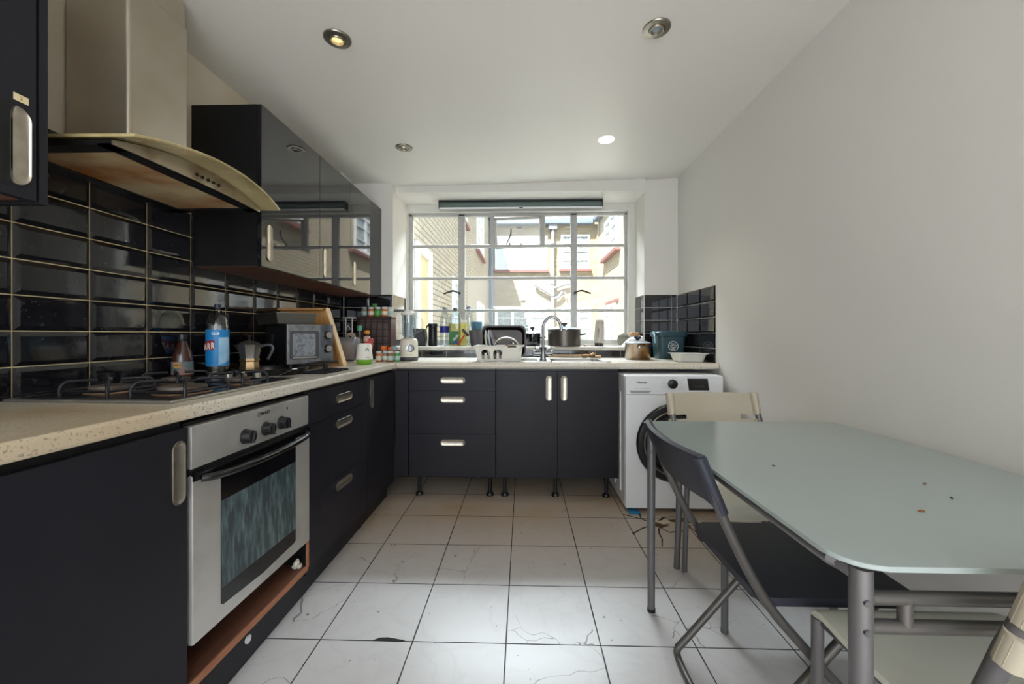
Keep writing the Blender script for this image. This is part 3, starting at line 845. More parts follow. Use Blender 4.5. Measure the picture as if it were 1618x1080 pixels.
b = MB(FACE_X @ T(.523, 1.618, 0)); b.box(-.014, .014, -.008, .008, 0, .0006); d2 = b.build('paper_label', mat('aged_label', '#d8c9a0', 0.7), d)
text('2', .012, mat('label_ink', '#a5603a', .7), d2, FACE_X @ T(.523, 1.618, .0008))

# ------------------------------------------------------------------ washing machine
t = thing('washing_machine', 'white front-loading washing machine with black porthole under the worktop end', 'washing machine', (.920, 2.500, 0))
# local: x -.296...296, y 0 front -> +.56, z
b = MB(); b.box(-.296, .296, .012, .56, .018, .835, bev=.012, seg=3)
for sx in (-1, 1):
    for k in range(3):
        b.tube([(sx * .2965, .12 + .14 * k, .09), (sx * .2965, .12 + .14 * k, .72)], .006, 6)
b.build('body', M['white'], t)
b = MB(); b.box(-.294, .294, 0, .02, .022, .715, bev=.006); b.build('front_panel', M['white'], t)
cp = MB(); cp.box(-.294, .294, -.002, .02, .717, .832, bev=.006); cp = cp.build('control_panel', M['white'], t)
b = MB(FACE_NY @ T(.008, .425, 0)); b.lathe([(.238, 0), (.242, .010), (.232, .024), (.195, .030), (.178, .024)], 48, 0, cap1=False)
b.lathe([(.180, .024), (.170, .010), (.12, .002), (.0, .0)], 48, 1, cap0=False, cap1=False)
d = b.build('door', [M['blackp'], M['blackg']], t)
b = MB(FACE_NY @ T(.008, .425, 0)); b.lathe([(.200, .0305), (.196, .033), (.192, .0305)], 48, cap0=False, cap1=False); b.build('door_trim', M['handled'], d)
b = MB(FACE_NY @ T(-.012, .783, .002)); b.lathe([(.0285, 0), (.027, .016), (.024, .018)], 28); b.build('dial', M['blackp'], cp)
b = MB(FACE_NY @ T(.143, .780, .0022)); b.prism([(-.066, .036), (.056, .036), (.066, -.036), (-.056, -.036)], 0, .0012); dp = b.build('display', M['blackg'], cp)
text('--  --  ---  ------', .010, M['letg'], dp, FACE_NY @ T(.145, .770, .0036))
text('Hisense', .020, M['letk'], cp, FACE_NY @ T(-.198, .792, .0022), bold=.0004)
text('Inverter  Steam Wash  A', .0085, M['letg'], cp, FACE_NY @ T(-.195, .755, .0022))
for sx in (-1, 1):
    b = MB(FACE_NY)
    for k in range(6): b.box(-.012 + sx * .052 - .014, -.012 + sx * .052 + .014, .753 + .011 * k, .7542 + .011 * k, .002, .0026)
    b.build('programme_marks', M['letg'], cp)
b = MB(FACE_NY @ T(0, 0, .001)); b.prism([(-.272, .742), (-.262, .726), (-.16, .726), (-.138, .742)], 0, .004); b.build('drawer_grip', mat('drawer_recess', '#9a9a9c', .5), cp)
b = MB(FACE_NY @ T(.215, .16, 0)); b.box(-.002, .002, -.012, .012, 0, .001); b.build('service_slot', M['blackp'], t)
for x in (-.25, .25):
    for y in (.06, .5): MB().lathe([(.022, 0), (.022, .01), (.012, .012), (.012, .03)], 12, c=(x, y, 0)).build('foot', M['blackp'], t)
b = MB(T(.672, 2.478, 0)); b.box(-.034, .034, -.014, .05, .0, .010, bev=.004); b.ball((.02, .0, .008), .012, sc=(1.4, .8, .6))
o = b.build('blue_cloth', mat('blue_cloth', '#1f6f96', .8)); tag(o, 'small blue folded cloth wedged under the washing machine corner', 'cloth')

# ------------------------------------------------------------------ table and chairs
t = thing('dining_table', 'frosted glass table on a grey tube frame against the right wall', 'table', (.86, 1.13, 0))
# local x -.372...355 ; y -.51...505
def rpoly(x0, x1, y0, y1, r, n=6):
    out = []
    for cx_, cy_, a0, rr_ in ((x1 - r[0], y0 + r[0], -PI / 2, r[0]), (x1 - r[1], y1 - r[1], 0, r[1]), (x0 + r[2], y1 - r[2], PI / 2, r[2]), (x0 + r[3], y0 + r[3], PI, r[3])):
        for i in range(n + 1):
            a = a0 + PI / 2 * i / n; out.append((cx_ + rr_ * math.cos(a), cy_ + rr_ * math.sin(a)))
    return out
gm = mat('frosted_green_glass', '#a8b2b0', 0.13, spec=0.5, noise=(2.5, 0.4, '#a0aaa7'))
pg = gm.node_tree.nodes['Principled BSDF']; pg.inputs['Transmission Weight'].default_value = 0.12; pg.inputs['IOR'].default_value = 1.3
b = MB(); b.prism(rpoly(-.376, .362, -.512, .500, (.05, .05, .03, .06)), .7315, .740, bev=.0025)
o = b.build('glass_top', gm, t)
# crumbs and marks on the glass
b = MB()
b.tube([(-.332, -.478, .708), (-.345, -.44, .716), (-.352, -.38, .717), (-.352, .42, .717), (-.357, .475, .712)], .013, 12, smooth=4)
b.build('side_rail', M['tubem'], t)
MB().tube([(.335, -.46, .716), (.335, .46, .716)], .013, 12).build('side_rail', M['tubem'], t)
for name, yy in (('end_rail', -.480), ('end_rail', .468)):
    b = MB(); b.tube([(-.33, yy, .674), (.335, yy, .674)], .0105, 12); b.tube([(-.33, yy, .629), (.335, yy, .629)], .0105, 12)
    for x in (-.265, .27): b.cyl((x, yy, .625), (x, yy, .678), .010, seg=12)
    b.build(name, M['tubed'], t)
for x, y in ((-.332, -.480), (.335, -.48), (-.358, .478), (.335, .468)):
    b = MB(); b.tube([(x, y, 0.004), (x, y, .69), (x, y, .722)], [.0140, .0160, .0155], 18); b.cyl((x, y, 0), (x, y, .012), .016, seg=14, m=1)
    lg = b.build('leg', [M['tubem'], M['blackp']], t)
    for z in (.674, .629):
        s = -1 if x < 0 else 1
        MB().cyl((x - .003, y - .0135, z), (x - .003, y - .0178, z), .0052, seg=12).build('bolt', M['chrome'], lg)
for i, (x, y, l) in enumerate(((.775, .812, .006), (.900, .878, .0035), (.655, 1.080, .0035), (.925, .962, .003))):
    b = MB(T(x, y, .7402) @ R(i * 1.1)); b.tube([(-l, 0, .0012), (0, .001, .002), (l, 0, .0012)], .0018, 6)
    o = b.build('crumb', mat('crumb_%s' % 'abcd'[i], ['#8a5a30', '#4b3a30', '#5c5048', '#7c5a3a'][i], .8)); tag(o, ['brown crumb, the largest speck on the glass table', 'dark speck on the glass table right of the brown crumb', 'small dark crumb nearest the washing machine on the glass table', 'faint speck on the glass table behind the brown crumb'][i], 'crumb', 'crumbs on the glass table')


def slab(b, x0, x1, y0, y1, z, th, r, curl=0, m=0):
    pl = rpoly(x0, x1, y0, y1, (r, r, r, r), 5)
    b.prism(pl, z - th, z, m, bev=th * .35)


def black_chair(label, loc, rot):
    t = thing('folding_chair', label, 'chair', loc, rot)
    hw = .195
    b = MB(); slab(b, -.185, .205, -hw - .003, hw + .003, .452, .020, .035)
    b.build('seat', M['seatb'], t)
    # curved backrest wrapped round the uprights
    n = 14; rg = []
    for i in range(n + 1):
        s = -1 + 2 * i / n; y = s * (hw + .012); bow = -.030 * (1 - s * s)
        x = -.325 + bow
        # top (z .785) to bottom (z .655) leaning forward
        rg.append([(x - .010, y, .792), (x + .000, y, .798), (x + .012, y, .792), (x + .050, y, .684), (x + .043, y, .672), (x + .032, y, .676)])
    b = MB(); b.rings(rg, 0)
    for s in (-1, 1):
        b.tube([(-.330, s * (hw + .006), .790), (-.274, s * (hw + .006), .655)], .0145, 12)
    b.build('backrest', M['seatb'], t)
    for s in (-1, 1):
        y = s * (hw + .008)
        b = MB(); b.tube([(-.320, y, .765), (-.262, y, .62), (-.180, y, .46), (-.080, y, .335), (.215, y, .012)], .0115, 10, smooth=5, flat=1.0)
        b.build('upright', M['tubed'], t)
    b = MB(); b.tube([(.215, -hw - .008, .012), (.215, hw + .008, .012)], .0105, 10); b.build('floor_bar', M['tubed'], t)
    y = hw - .016
    b = MB(); b.tube([(.10, -y, .43), (-.205, -y, .075), (-.236, -y, .04), (-.240, -y + .02, .013), (-.240, 0, .0125), (-.240, y - .02, .013), (-.236, y, .04), (-.205, y, .075), (.10, y, .43)], .0115, 10, smooth=4)
    b.build('rear_leg', M['tubed'], t)
    b = MB(); b.tube([(-.17, -y, .436), (.12, -y, .436)], .008, 8); b.tube([(-.17, y, .436), (.12, y, .436)], .008, 8)
    for s in (-1, 1): b.cyl((.02, s * (hw + .014), .232), (.02, s * (y - .01), .232), .006, seg=8)
    b.build('seat_rail', M['tubem'], t)
    return t


def white_chair(label, loc, rot, group='white plastic folding chairs', fx=0.0):
    t = thing('folding_chair', label, 'chair', loc, rot, group)
    hw = .205
    b = MB(); n = 12; rg = []
    prof_ = [(-.20, .452), (-.16, .449), (.0, .446), (.12 - fx, .450), (.165 - fx, .455), (.185 - fx, .450), (.197 - fx, .438), (.200 - fx, .424)]
    for x, z in prof_:
        th = .014
        rg.append([(x, -hw, z), (x, -hw + .012, z + .003), (x, hw - .012, z + .003), (x, hw, z), (x - .004, hw, z - th), (x - .004, -hw, z - th)])
    b.rings(rg, 0); b.build('seat', M['seatw'], t)
    n = 14; rg = []
    def back(z0, z1, y0, y1, bb):
        rr_ = []
        for i in range(n + 1):
            s = y0 + (y1 - y0) * i / n; y = s * (hw + .018); bow = -.026 * (1 - s * s)
            xt = -.20 - (z1 - .45) * .31 + bow; xb = -.20 - (z0 - .45) * .31 + bow
            rr_.append([(xt - .006, y, z1), (xt + .006, y, z1), (xb + .006, y, z0), (xb - .006, y, z0)])
        bb.rings(rr_, 0)
    b = MB(); back(.700, .800, -1, 1, b); back(.632, .678, -1, 1, b); back(.677, .701, -.58, .58, b)
    for s in (-1, 1):
        for za, zb in ((.800, .700), (.682, .632)):
            b.tube([(-.20 - (za - .45) * .31, s * hw, za), (-.20 - (zb - .45) * .31, s * hw, zb)], .0185, 28)
    b.build('backrest', M['cream'], t)
    for s in (-1, 1):
        b = MB(); b.tube([(-.20 - .34 * .31, s * hw, .79), (-.20, s * hw, .45), (-.222, s * hw, .02)], .0135, 12, smooth=4); b.cyl((-.223, s * hw, 0), (-.222, s * hw, .02), .014, seg=12)
        b.build('upright', M['tubem'], t)
        b = MB(); b.tube([(-.17, s * (hw - .026), .43), (-.198, s * (hw - .026), .012)], .0115, 12); b.cyl((-.1985, s * (hw - .026), 0), (-.198, s * (hw - .026), .014), .0125, seg=12); b.build('leg', M['tubem'], t)
        b = MB(); b.tube([(.184 - fx, s * (hw - .006), .435), (.184 - fx, s * (hw - .006), .012)], .0125, 12); b.cyl((.184 - fx, s * (hw - .006), 0), (.184 - fx, s * (hw - .006), .014), .0135, seg=12)
        b.build('leg', M['tubem'], t)
    b = MB()
    for s in (-1, 1): b.tube([(-.2, s * (hw - .012), .428), (.18 - fx, s * (hw - .012), .428)], .008, 8)
    b.build('seat_rail', M['tubem'], t)
    return t


black_chair('black folding chair on grey tubes tucked into the left side of the glass table', (.752, 1.190, 0), 0)
white_chair('cream-backed folding chair at the far end of the table before the washing machine', (.925, 1.690, 0), -PI / 2 + math.radians(2))
white_chair('white-seated folding chair at the near end of the table, closest to the camera', (.875, .834, 0), PI / 2, fx=.066)

# broken tile patch by the washing machine
hole = mat('rubble_under_tiles', '#57422f', .95, noise=(22, .8, '#2c1f17'), bump=(60, .6))
b = MB()
b.prism([(.72, 2.325), (.78, 2.30), (.83, 2.33), (.80, 2.37), (.74, 2.36)], .0002, .0010)
b.prism([(.845, 2.40), (.93, 2.41), (.98, 2.36), (.93, 2.375), (.86, 2.372)], .0002, .0010)
b.prism([(.93, 2.33), (.985, 2.34), (.99, 2.20), (.955, 2.13), (.925, 2.17), (.945, 2.25)], .0002, .0010)
for ln in [[(0.601, 2.458), (0.69, 2.41), (0.752, 2.34), (0.819, 2.422), (0.885, 2.441), (0.932, 2.409)], [(0.596, 2.225), (0.661, 2.285)], [(0.731, 2.332), (0.765, 2.303), (0.8, 2.245)], [(0.758, 2.295), (0.739, 2.237), (0.735, 2.175), (0.709, 2.097)], [(0.939, 2.426), (0.939, 2.361), (0.884, 2.241)], [(0.699, 2.469), (0.693, 2.41)], [(0.819, 2.422), (0.763, 2.31)], [(0.661, 2.285), (0.731, 2.332)], [(0.8, 2.245), (0.896, 2.27)]]:
    n = len(ln)
    for k in range(n - 1):
        p = Vector(ln[k]); q = Vector(ln[k + 1]); w0 = .007 * (1 - .5 * k / n); d_ = (q - p).normalized(); m_ = Vector((-d_.y, d_.x))
        b.prism([tuple(p - m_ * w0 * .5), tuple(q - m_ * w0 * .35), tuple(q + m_ * w0 * .5), tuple(p + m_ * w0)], .0002, .0009, 1)
o = b.build('floor_damage', [hole, M['dark']], ang=20); tag(o, 'patch of broken floor tile showing brown rubble before the washing machine', 'broken tile')
shards = [([(.765, 2.365), (.835, 2.395), (.850, 2.355), (.800, 2.335)], 'loose tile shard between the brown patches before the washing machine'),
          ([(.940, 2.315), (.962, 2.325), (.968, 2.255), (.950, 2.245)], 'narrow tile shard lying in the rubble nearest the wall')]
for pl, lb in shards:
    o = MB().prism(pl, .0014, .006, bev=.001).build('tile_shard', mat('shard_glaze', '#b9ab98', .4)); tag(o, lb, 'tile shard', 'broken floor tile shards')

b = MB(T(-.493, 1.428, 0)); b.prism([(-.045, -.006), (-.02, .010), (.01, .012), (.05, .004), (.075, .0), (.05, -.008), (.0, -.006)], .0003, .0012)
o = b.build('chipped_grout', mat('dark_chip', '#23211f', .9)); tag(o, 'dark chipped patch on a grout line in front of the oven', 'chip')

# ------------------------------------------------------------------ things on the left worktop
ZT = .900


def one(name, b, mats, label, cat, loc=None, rot=None, group=None, **k):
    o = b.build(name, mats, None, loc, rot, **k); return tag(o, label, cat, group)


# sauce bottle
t = thing('sauce_bottle', 'dark brown sauce bottle with a worn picture label by the tiles behind the hob', 'bottle', (-1.384, 1.610, .9095), .35)
MB().lathe([(.0, 0), (.033, .001), (.036, .008), (.035, .075), (.030, .105), (.018, .135), (.0145, .150)], 24).build('bottle', mat('brown_sauce', '#3a1c14', .15, noise=(14, .6, '#7a4636', .55, .7), coat=.4), t)
MB().lathe([(.0364, .014), (.0362, .066)], 28, cap0=False, cap1=False).build('label', mat('worn_label', '#5a6f72', .5, noise=(30, .9, '#a07468', .45, .6)), t)
b = MB(); b.lathe([(.0158, .148), (.0165, .150), (.016, .174), (.013, .176)], 18); b.build('cap', M['blackp'], t)
b = MB(); b.box(-.016, .010, -.0385, -.0355, .044, .060); b.build('brand_patch', mat('gold_patch', '#c9973c', .5), t)
text('RKS', .013, M['letk'], t, FACE_NY @ T(-.003, .052, .0388), bold=.0004)
# soda bottle
t = thing('soda_bottle', 'large clear soda bottle with a crinkled blue label and dark cap', 'bottle', (-1.335, 1.735, ZT), 0); t.scale = (.82, .82, 1)
sd = [(.0, .004), (.03, 0), (.044, .004), (.050, .02), (.051, .06), (.0505, .19), (.052, .205), (.0515, .225), (.046, .250), (.033, .275), (.018, .290), (.0135, .297), (.0135, .303)]
MB().lathe(sd, 28).build('bottle', M['glass'], t)
MB().lathe([(.044, .006), (.049, .02), (.050, .05), (.049, .052)], 28, 0).build('base_liquid', mat('dark_soda', '#3b2f22', .2), t)
MB().lathe([(.0525, .048), (.0535, .10), (.0525, .15), (.0528, .205)], 36, cap0=False, cap1=False).build('label', M['blue'], t)
MB().lathe([(.015, .296), (.0155, .298), (.0155, .314), (.013, .316)], 18).build('cap', mat('dark_navy_cap', '#1a1f3a', .4), t)
b = MB()
for i in range(7):
    a0 = -PI / 2 - .85 + i * .13
lb = []
for i in range(9):
    a = math.radians(206 + i * 11); lb.append([(.0545 * math.cos(a), .0545 * math.sin(a), .112 + .0012 * i), (.0545 * math.cos(a), .0545 * math.sin(a), .152 + .0012 * i)])
tq = MB()
for p, q in zip(lb[:-1], lb[1:]): tq.quad([p[0], q[0], q[1], p[1]])
lbp = tq.build('red_badge', mat('crimson_badge', '#8c1b2c', .5), t)
for ch, ad in (('B', 220), ('A', 243), ('R', 264), ('R', 285)):
    a = math.radians(ad)
    text(ch, .036, mat('badge_letter_' + str(ad), '#f0e6d8', .5), lbp, T(.0552 * math.cos(a), .0552 * math.sin(a), .128 + (ad - 220) * .00012) @ R(a + PI / 2) @ R(PI / 2, 'X'), bold=.001, sx=.72)
text('CLUB', .014, M['letw'], t, T(0, 0, 0) @ R(math.radians(28)) @ T(0, -.0548, .188) @ R(PI / 2, 'X'), bold=.0008)
b = MB(); 
for i in range(5):
    a = math.radians(312 + i * 12); a2 = math.radians(312 + i * 12 + 12)
    b.quad([(.0542 * math.cos(a), .0542 * math.sin(a), .055 + .004 * i), (.0542 * math.cos(a2), .0542 * math.sin(a2), .055 + .004 * i), (.0542 * math.cos(a2), .0542 * math.sin(a2), .172), (.0542 * math.cos(a), .0542 * math.sin(a), .172)])
b.build('pale_label_panel', M['bluel'], t)

# skillet and moka pot
t = thing('frying_pan', 'large black frying pan with a raised handle beside the hob knobs', 'frying pan', (-1.185, 1.880, ZT), 0)
b = MB(); b.lathe([(.0, .001), (.135, .0), (.145, .004), (.157, .026), (.161, .030), (.158, .031), (.152, .026), (.140, .008), (.0, .006)], 44, cap0=False, cap1=False)
b.build('pan', M['blackm'], t)
b = MB(); b.tube([(.12, -.095, .026), (.165, -.105, .032), (.215, -.095, .050), (.270, -.080, .060), (.345, -.060, .060)], [.009] * 4 + [.010] * 4 + [.011] * 4 + [.012] * 4 + [.011], 10, smooth=4, flat=.55)
b.build('handle', M['blackp'], t)
t = thing('moka_pot', 'octagonal aluminium moka coffee pot standing in the frying pan', 'coffee pot', (-1.272, 1.850, ZT + .0075), .25)
b = MB(); b.lathe([(.0, 0), (.044, 0), (.045, .006), (.039, .052), (.043, .056), (.043, .066)], 8)
b.build('boiler', mat('orange_lit_aluminium', '#a98f6c', .25, .9), t)
b = MB(); b.lathe([(.040, .064), (.040, .070), (.050, .125), (.052, .130), (.030, .144), (.006, .150)], 8); b.rings([[(-.048, -.012, .126), (-.048, .012, .126), (-.03, .02, .09), (-.03, -.02, .09)], [(-.066, -.003, .130), (-.066, .003, .130), (-.045, .004, .10), (-.045, -.004, .10)]]); b.build('upper_pot', M['alu'], t, ang=20)
b = MB(); b.lathe([(.005, .148), (.006, .158), (.010, .166), (.007, .172), (0, .173)], 10); b.build('lid_knob', M['blackp'], t)
b = MB(); b.tube([(.046, 0, .122), (.085, 0, .128), (.098, 0, .110), (.078, 0, .060)], .0065, 8, smooth=5, flat=1.3); b.build('handle', M['blackp'], t)

# loose items by the hob
b = MB(T(-.975, 1.985, ZT) @ R(-.02)); b.box(-.055, .055, -.125, .125, .0006, .006, bev=.002)
for k in range(9): b.box(-.052, .052, -.118 + k * .028, -.108 + k * .028, .005, .0105, bev=.001)
for k in range(8): b.cyl((.058, -.11 + k * .03, .0), (.058, -.11 + k * .03, .008), .006, seg=8)
one('trivet', b, M['iron'], 'flat dark ribbed cast trivet lying at the front edge of the worktop', 'trivet')
t = thing('fork', 'steel fork with dark handle leaning on the frying pan rim', 'fork', (-1.035, 1.745, ZT + .032), .35)
b = MB()
for k in range(4): b.tube([(-.035, -.012 + k * .008, -.026), (.0, -.012 + k * .008, -.012), (.028, -.010 + k * .0065, .002)], .0026, 6)
b.box(.024, .044, -.014, .014, .000, .004, bev=.001)
b.build('tines', M['chrome'], t)
b = MB(); b.tube([(.04, 0, .002), (.09, .02, .012), (.15, .06, .010)], .004, 8, smooth=3); b.build('handle', M['blackp'], t)

# microwave-style mini oven, turned towards the room
A = Vector((-1.168, 1.975)); ang = math.radians(52)
t = thing('microwave', 'small black microwave with a scratched silver front and two knobs', 'microwave', (A.x, A.y, 0), ang - PI / 2)
# local: face direction +x (out), y along the face to the right
MWx = Matrix.Identity(4)
W_, H0, H1, D_ = .235, .934, 1.137, .285
b = MB(); b.box(-D_, -.012, 0, W_, H0, H1, bev=.004)
for x, y in ((-.03, .03), (-.03, W_ - .03), (-D_ + .03, .03), (-D_ + .03, W_ - .03)): b.cyl((x, y, ZT), (x, y, H0 + .002), .012, seg=10)
for k in range(5): b.box(-.20 + .006 * k, -.198 + .006 * k, -.0012, .001, H0 + .06, H1 - .05)
b.build('body', M['blackm'], t)
fr_m = mat('scratched_silver_front', '#8f9196', .3, .7, noise=(30, .45, '#44474e', .44, .7))
b = MB(); b.box(-.012, .0, .001, W_ - .068, H0 + .001, H1 - .001, bev=.003); d = b.build('door', fr_m, t)
b = MB(FACE_X @ T(.084, (H0 + H1) / 2 - .004, 0)); b.prism(rpoly(-.072, .072, -.072, .072, (.014,) * 4), 0, .004, 1); b.prism(rpoly(-.060, .052, -.058, .058, (.012,) * 4), .004, .0055, 0)
b.build('door_window', [mat('speckled_window', '#8f959d', .2, .3, noise=(90, .6, '#3f434b', .45, .65)), M['dgrey']], d)
b = MB(FACE_X @ T(.084, (H0 + H1) / 2 - .004, 0)); b.box(-.062, .060, -.070, -.060, .003, .012, bev=.003); b.build('door_handle', M['steel'], d)
cp = MB().box(-.012, .0, W_ - .066, W_ - .001, H0 + .001, H1 - .001, bev=.003).build('control_panel', mat('silver_panel', '#7d8289', .3, .6, noise=(14, .7, '#3e4148')), t)
for z in (1.082, 1.010):
    b = MB(FACE_X @ T(W_ - .034, z, 0)); b.lathe([(.023, 0), (.023, .003), (.019, .005), (.018, .020), (.016, .022)], 22, 1); b.lathe([(.0165, .0222), (.0, .0226)], 20, 0, cap0=False, cap1=False)
    b.build('knob', [M['steel'], M['blackp']], cp)
bx = MB(); rg = []
for ins, z in ((.012, .0), (.002, .040), (0, .052), (-.006, .053), (-.006, .056), (.004, .055), (.014, .005)):
    rg.append([(-.300 + ins, -.045 + ins, z), (-.012 - ins, -.045 + ins, z), (-.012 - ins, .150 - ins, z), (-.300 + ins, .150 - ins, z)])
bx.rings(rg, 0)
one('roasting_tray', bx, mat('dark_tray_metal', '#8a8680', .28, .9), 'black metal roasting tray lying on top of the microwave', 'roasting tray', (A.x, A.y, 1.138), ang - PI / 2)

# pale wooden tray standing on edge behind the microwave
t = thing('wooden_tray', 'pale wooden tray with raised rim standing on edge behind the microwave', 'wooden tray', (0, 2.34, ZT + .001), 0)
pl = [(-1.435, 0), (-1.045, 0), (-1.150, .338), (-1.435, .338)]
b = MB(Matrix(((1, 0, 0, 0), (0, 0, 1, 0), (0, 1, 0, 0), (0, 0, 0, 1)))); b.prism(pl, .018, .028); b.build('panel', M['wood'], t)
b = MB()
def bar(p, q, wd, y0, y1, m=0):
    p = Vector(p); q = Vector(q); d_ = (q - p).normalized(); nn = Vector((-d_.y, d_.x)) * wd
    rgs = []
    for y in (y0, y1):
        rgs.append([(v.x, y, v.y) for v in (p, q, q + nn, p + nn)])
    b.rings(rgs, m)
bar((-1.045, 0), (-1.150, .338), .016, -.012, .030); bar((-1.150, .338), (-1.435, .338), .014, -.012, .030); bar((-1.435, .0), (-1.045, .0), .012, -.004, .030)
bar((-1.040, 0), (-1.145, .338), .0055, -.014, .030, 1)
b.build('rim', [M['wood'], M['woode']], t)

# toaster
t = thing('toaster', 'grey steel toaster with rounded top behind the wooden tray', 'toaster', (-1.25, 2.70, ZT), .1)
b = MB(Matrix(((0, 0, 1, -.13), (1, 0, 0, 0), (0, 1, 0, 0), (0, 0, 0, 1)))); b.prism(rpoly(-.075, .075, .012, .165, (.012, .045, .045, .012)), 0, .26, bev=.004)
b.build('body', mat('scuffed_toaster_steel', '#a9acb2', .3, .6, noise=(12, .5, '#74777d')), t)
b = MB(); b.box(-.105, .105, -.034, -.016, .1655, .1665).box(-.105, .105, .016, .034, .1655, .1665); b.build('slots', M['dark'], t)
b = MB(); b.box(-.12, .12, -.07, .07, 0, .013, bev=.004); b.build('base', M['blackp'], t)
b = MB(); b.tube([(.08, -.09, .006), (.14, -.11, .008), (.17, -.06, .03), (.20, -.04, .06), (.16, -.01, .10), (.13, -.0, .08)], .0035, 6, smooth=5); b.build('power_cord', M['letw'], t)
t = thing('cable', 'tangled white power cable beside the toaster and the green based jar', 'cable', (-1.04, 2.56, ZT))
b = MB(); b.tube([(-.03, .02, .004), (.01, -.02, .006), (.05, .0, .012), (.02, .03, .02), (-.01, .01, .012), (.03, -.03, .006), (.06, -.01, .004)], .0032, 6, smooth=6); b.build('cord', M['letw'], t)
b = MB(); b.box(-.045, -.02, .01, .035, 0, .02, bev=.003); b.build('plug', M['whitep'], t)

# white stand with hanging roll
t = thing('wire_stand', 'tall white wire stand with flat round top in the tiled corner', 'stand', (-1.283, 2.955, ZT))
b = MB(); b.lathe([(.045, 0), (.045, .006), (.0, .007)], 24); b.build('base', M['whitep'], t)
b = MB()
for x in (-.026, .022): b.cyl((x, 0, .004), (x, 0, .302), .0045, seg=8)
b.build('rod', M['whitep'], t)
b = MB(); b.lathe([(.0, 0), (.050, .001), (.052, .006), (.046, .010), (.0, .010)], 26, c=(0, 0, .302)); b.build('top_plate', M['ceramic'], t)
b = MB(); b.tube([(-.02, -.006, .22), (-.005, -.01, .25), (.012, -.006, .22)], .003, 6, smooth=4); b.build('hook', M['whitep'], t)
b = MB(FACE_NY @ T(.022, .165, .008)); b.lathe([(.014, 0), (.034, .002), (.034, .022), (.014, .024)], 24); b.lathe([(.010, .0242), (.0, .0244)], 14, 1, cap0=False, cap1=False); o = b.build('tape_roll', [mat('cream_roll', '#c9b9a8', .6), M['dark']], None, t.location); tag(o, 'small cream roll hung on the white wire stand', 'roll')

# green based jar
t = thing('grinder_jar', 'white tapered canister with a bright green base in the worktop corner', 'canister', (-.990, 2.50, ZT), .25)
b = MB(); b.lathe([(.0, 0), (.042, 0), (.048, .006), (.0515, .030)], 32); b.build('base', M['green'], t)
b = MB(); b.lathe([(.0515, .030), (.0505, .034), (.0405, .122), (.037, .128), (.0, .129)], 32); b.build('body', M['whitep'], t)
lp = T(.018, 0, 0)
b = MB(R(.50) @ FACE_NY @ T(0, .088, .0430)); b.lathe([(.011, 0), (.011, .0015), (.007, .0015), (.007, 0)], 18, cap0=False, cap1=False); b.box(-.001, .001, -.005, .006, 0, .0015); b.build('emblem', M['greend'], t)
text('bosch', .009, M['letk'], t, R(.35) @ FACE_NY @ T(.008, .044, .0505))

# sauce bottles and red pack in front of the spice rack
t = thing('sauce_bottle', 'slim bottle with a mint green cap before the spice rack', 'bottle', (-1.187, 2.905, ZT))
MB().lathe([(.0, 0), (.024, 0), (.025, .01), (.024, .13), (.012, .165), (.011, .215)], 20).build('bottle', mat('dull_green_glass', '#4b4038', .15, coat=.3), t)
MB().lathe([(.015, .212), (.016, .215), (.016, .246), (.012, .248)], 18).build('cap', M['mint'], t)
t = thing('sauce_bottle', 'small dark bottle with an orange cap and round pale label', 'bottle', (-1.115, 2.86, ZT))
MB().lathe([(.0, 0), (.026, 0), (.027, .01), (.026, .13), (.020, .17), (.015, .19)], 20).build('bottle', mat('dark_sauce', '#3b201a', .15, coat=.3), t)
MB().lathe([(.018, .190), (.019, .192), (.018, .212), (.012, .214)], 18).build('cap', mat('amber_cap', '#d9922e', .4), t)
MB().lathe([(.0272, .135), (.0225, .172)], 20, cap0=False, cap1=False).build('label', mat('pink_label', '#c9a79c', .5), t)
b = MB(); b.box(-.032, .028, -.018, .018, 0, .150, bev=.008, M=R(.12, 'Y')); b.box(.0, .030, -.012, .012, .140, .160, bev=.006, M=R(.1, 'Y'))
one('spice_packet', b, mat('red_packet', '#b3302c', .4, noise=(24, .7, '#dcb9a4', .55, .62)), 'red and white crumpled food packet behind the green based canister', 'packet', (-1.070, 2.735, ZT), .2)
one('drink_bottle', MB().lathe([(.0, 0), (.03, 0), (.032, .01), (.031, .075), (.02, .10)], 18), M['greend'], 'squat dark green bottle half hidden behind the green based canister', 'bottle', (-1.045, 2.62, ZT))

# spice rack
t = thing('spice_rack', 'dark wooden spice cabinet with a lattice front in the worktop corner', 'spice rack', (-1.134, 3.06, ZT), 0)
b = MB(); b.box(-.135, .128, -.004, .115, 0, .012).box(-.135, .128, -.004, .115, .300, .322, bev=.002).box(-.135, -.118, -.004, .115, 0, .31).box(.110, .128, -.004, .115, 0, .31).box(-.12, .11, .10, .115, 0, .31)
b.build('cabinet', M['rack'], t)
b = MB()
for i in range(6): b.box(-.118 + i * .0455 - .004, -.118 + i * .0455 + .005, -.003, .005, .012, .30)
for i in range(1, 6): b.box(-.118, .11, -.002, .004, i * .055 - .004 + .005, i * .055 + .008)
b.build('lattice', M['rack'], t)
b = MB(); b.box(-.117, .109, .010, .016, .012, .298); b.build('back_cloth', mat('mesh_grey', '#59514f', .6, noise=(20, .7, '#39332f')), t)


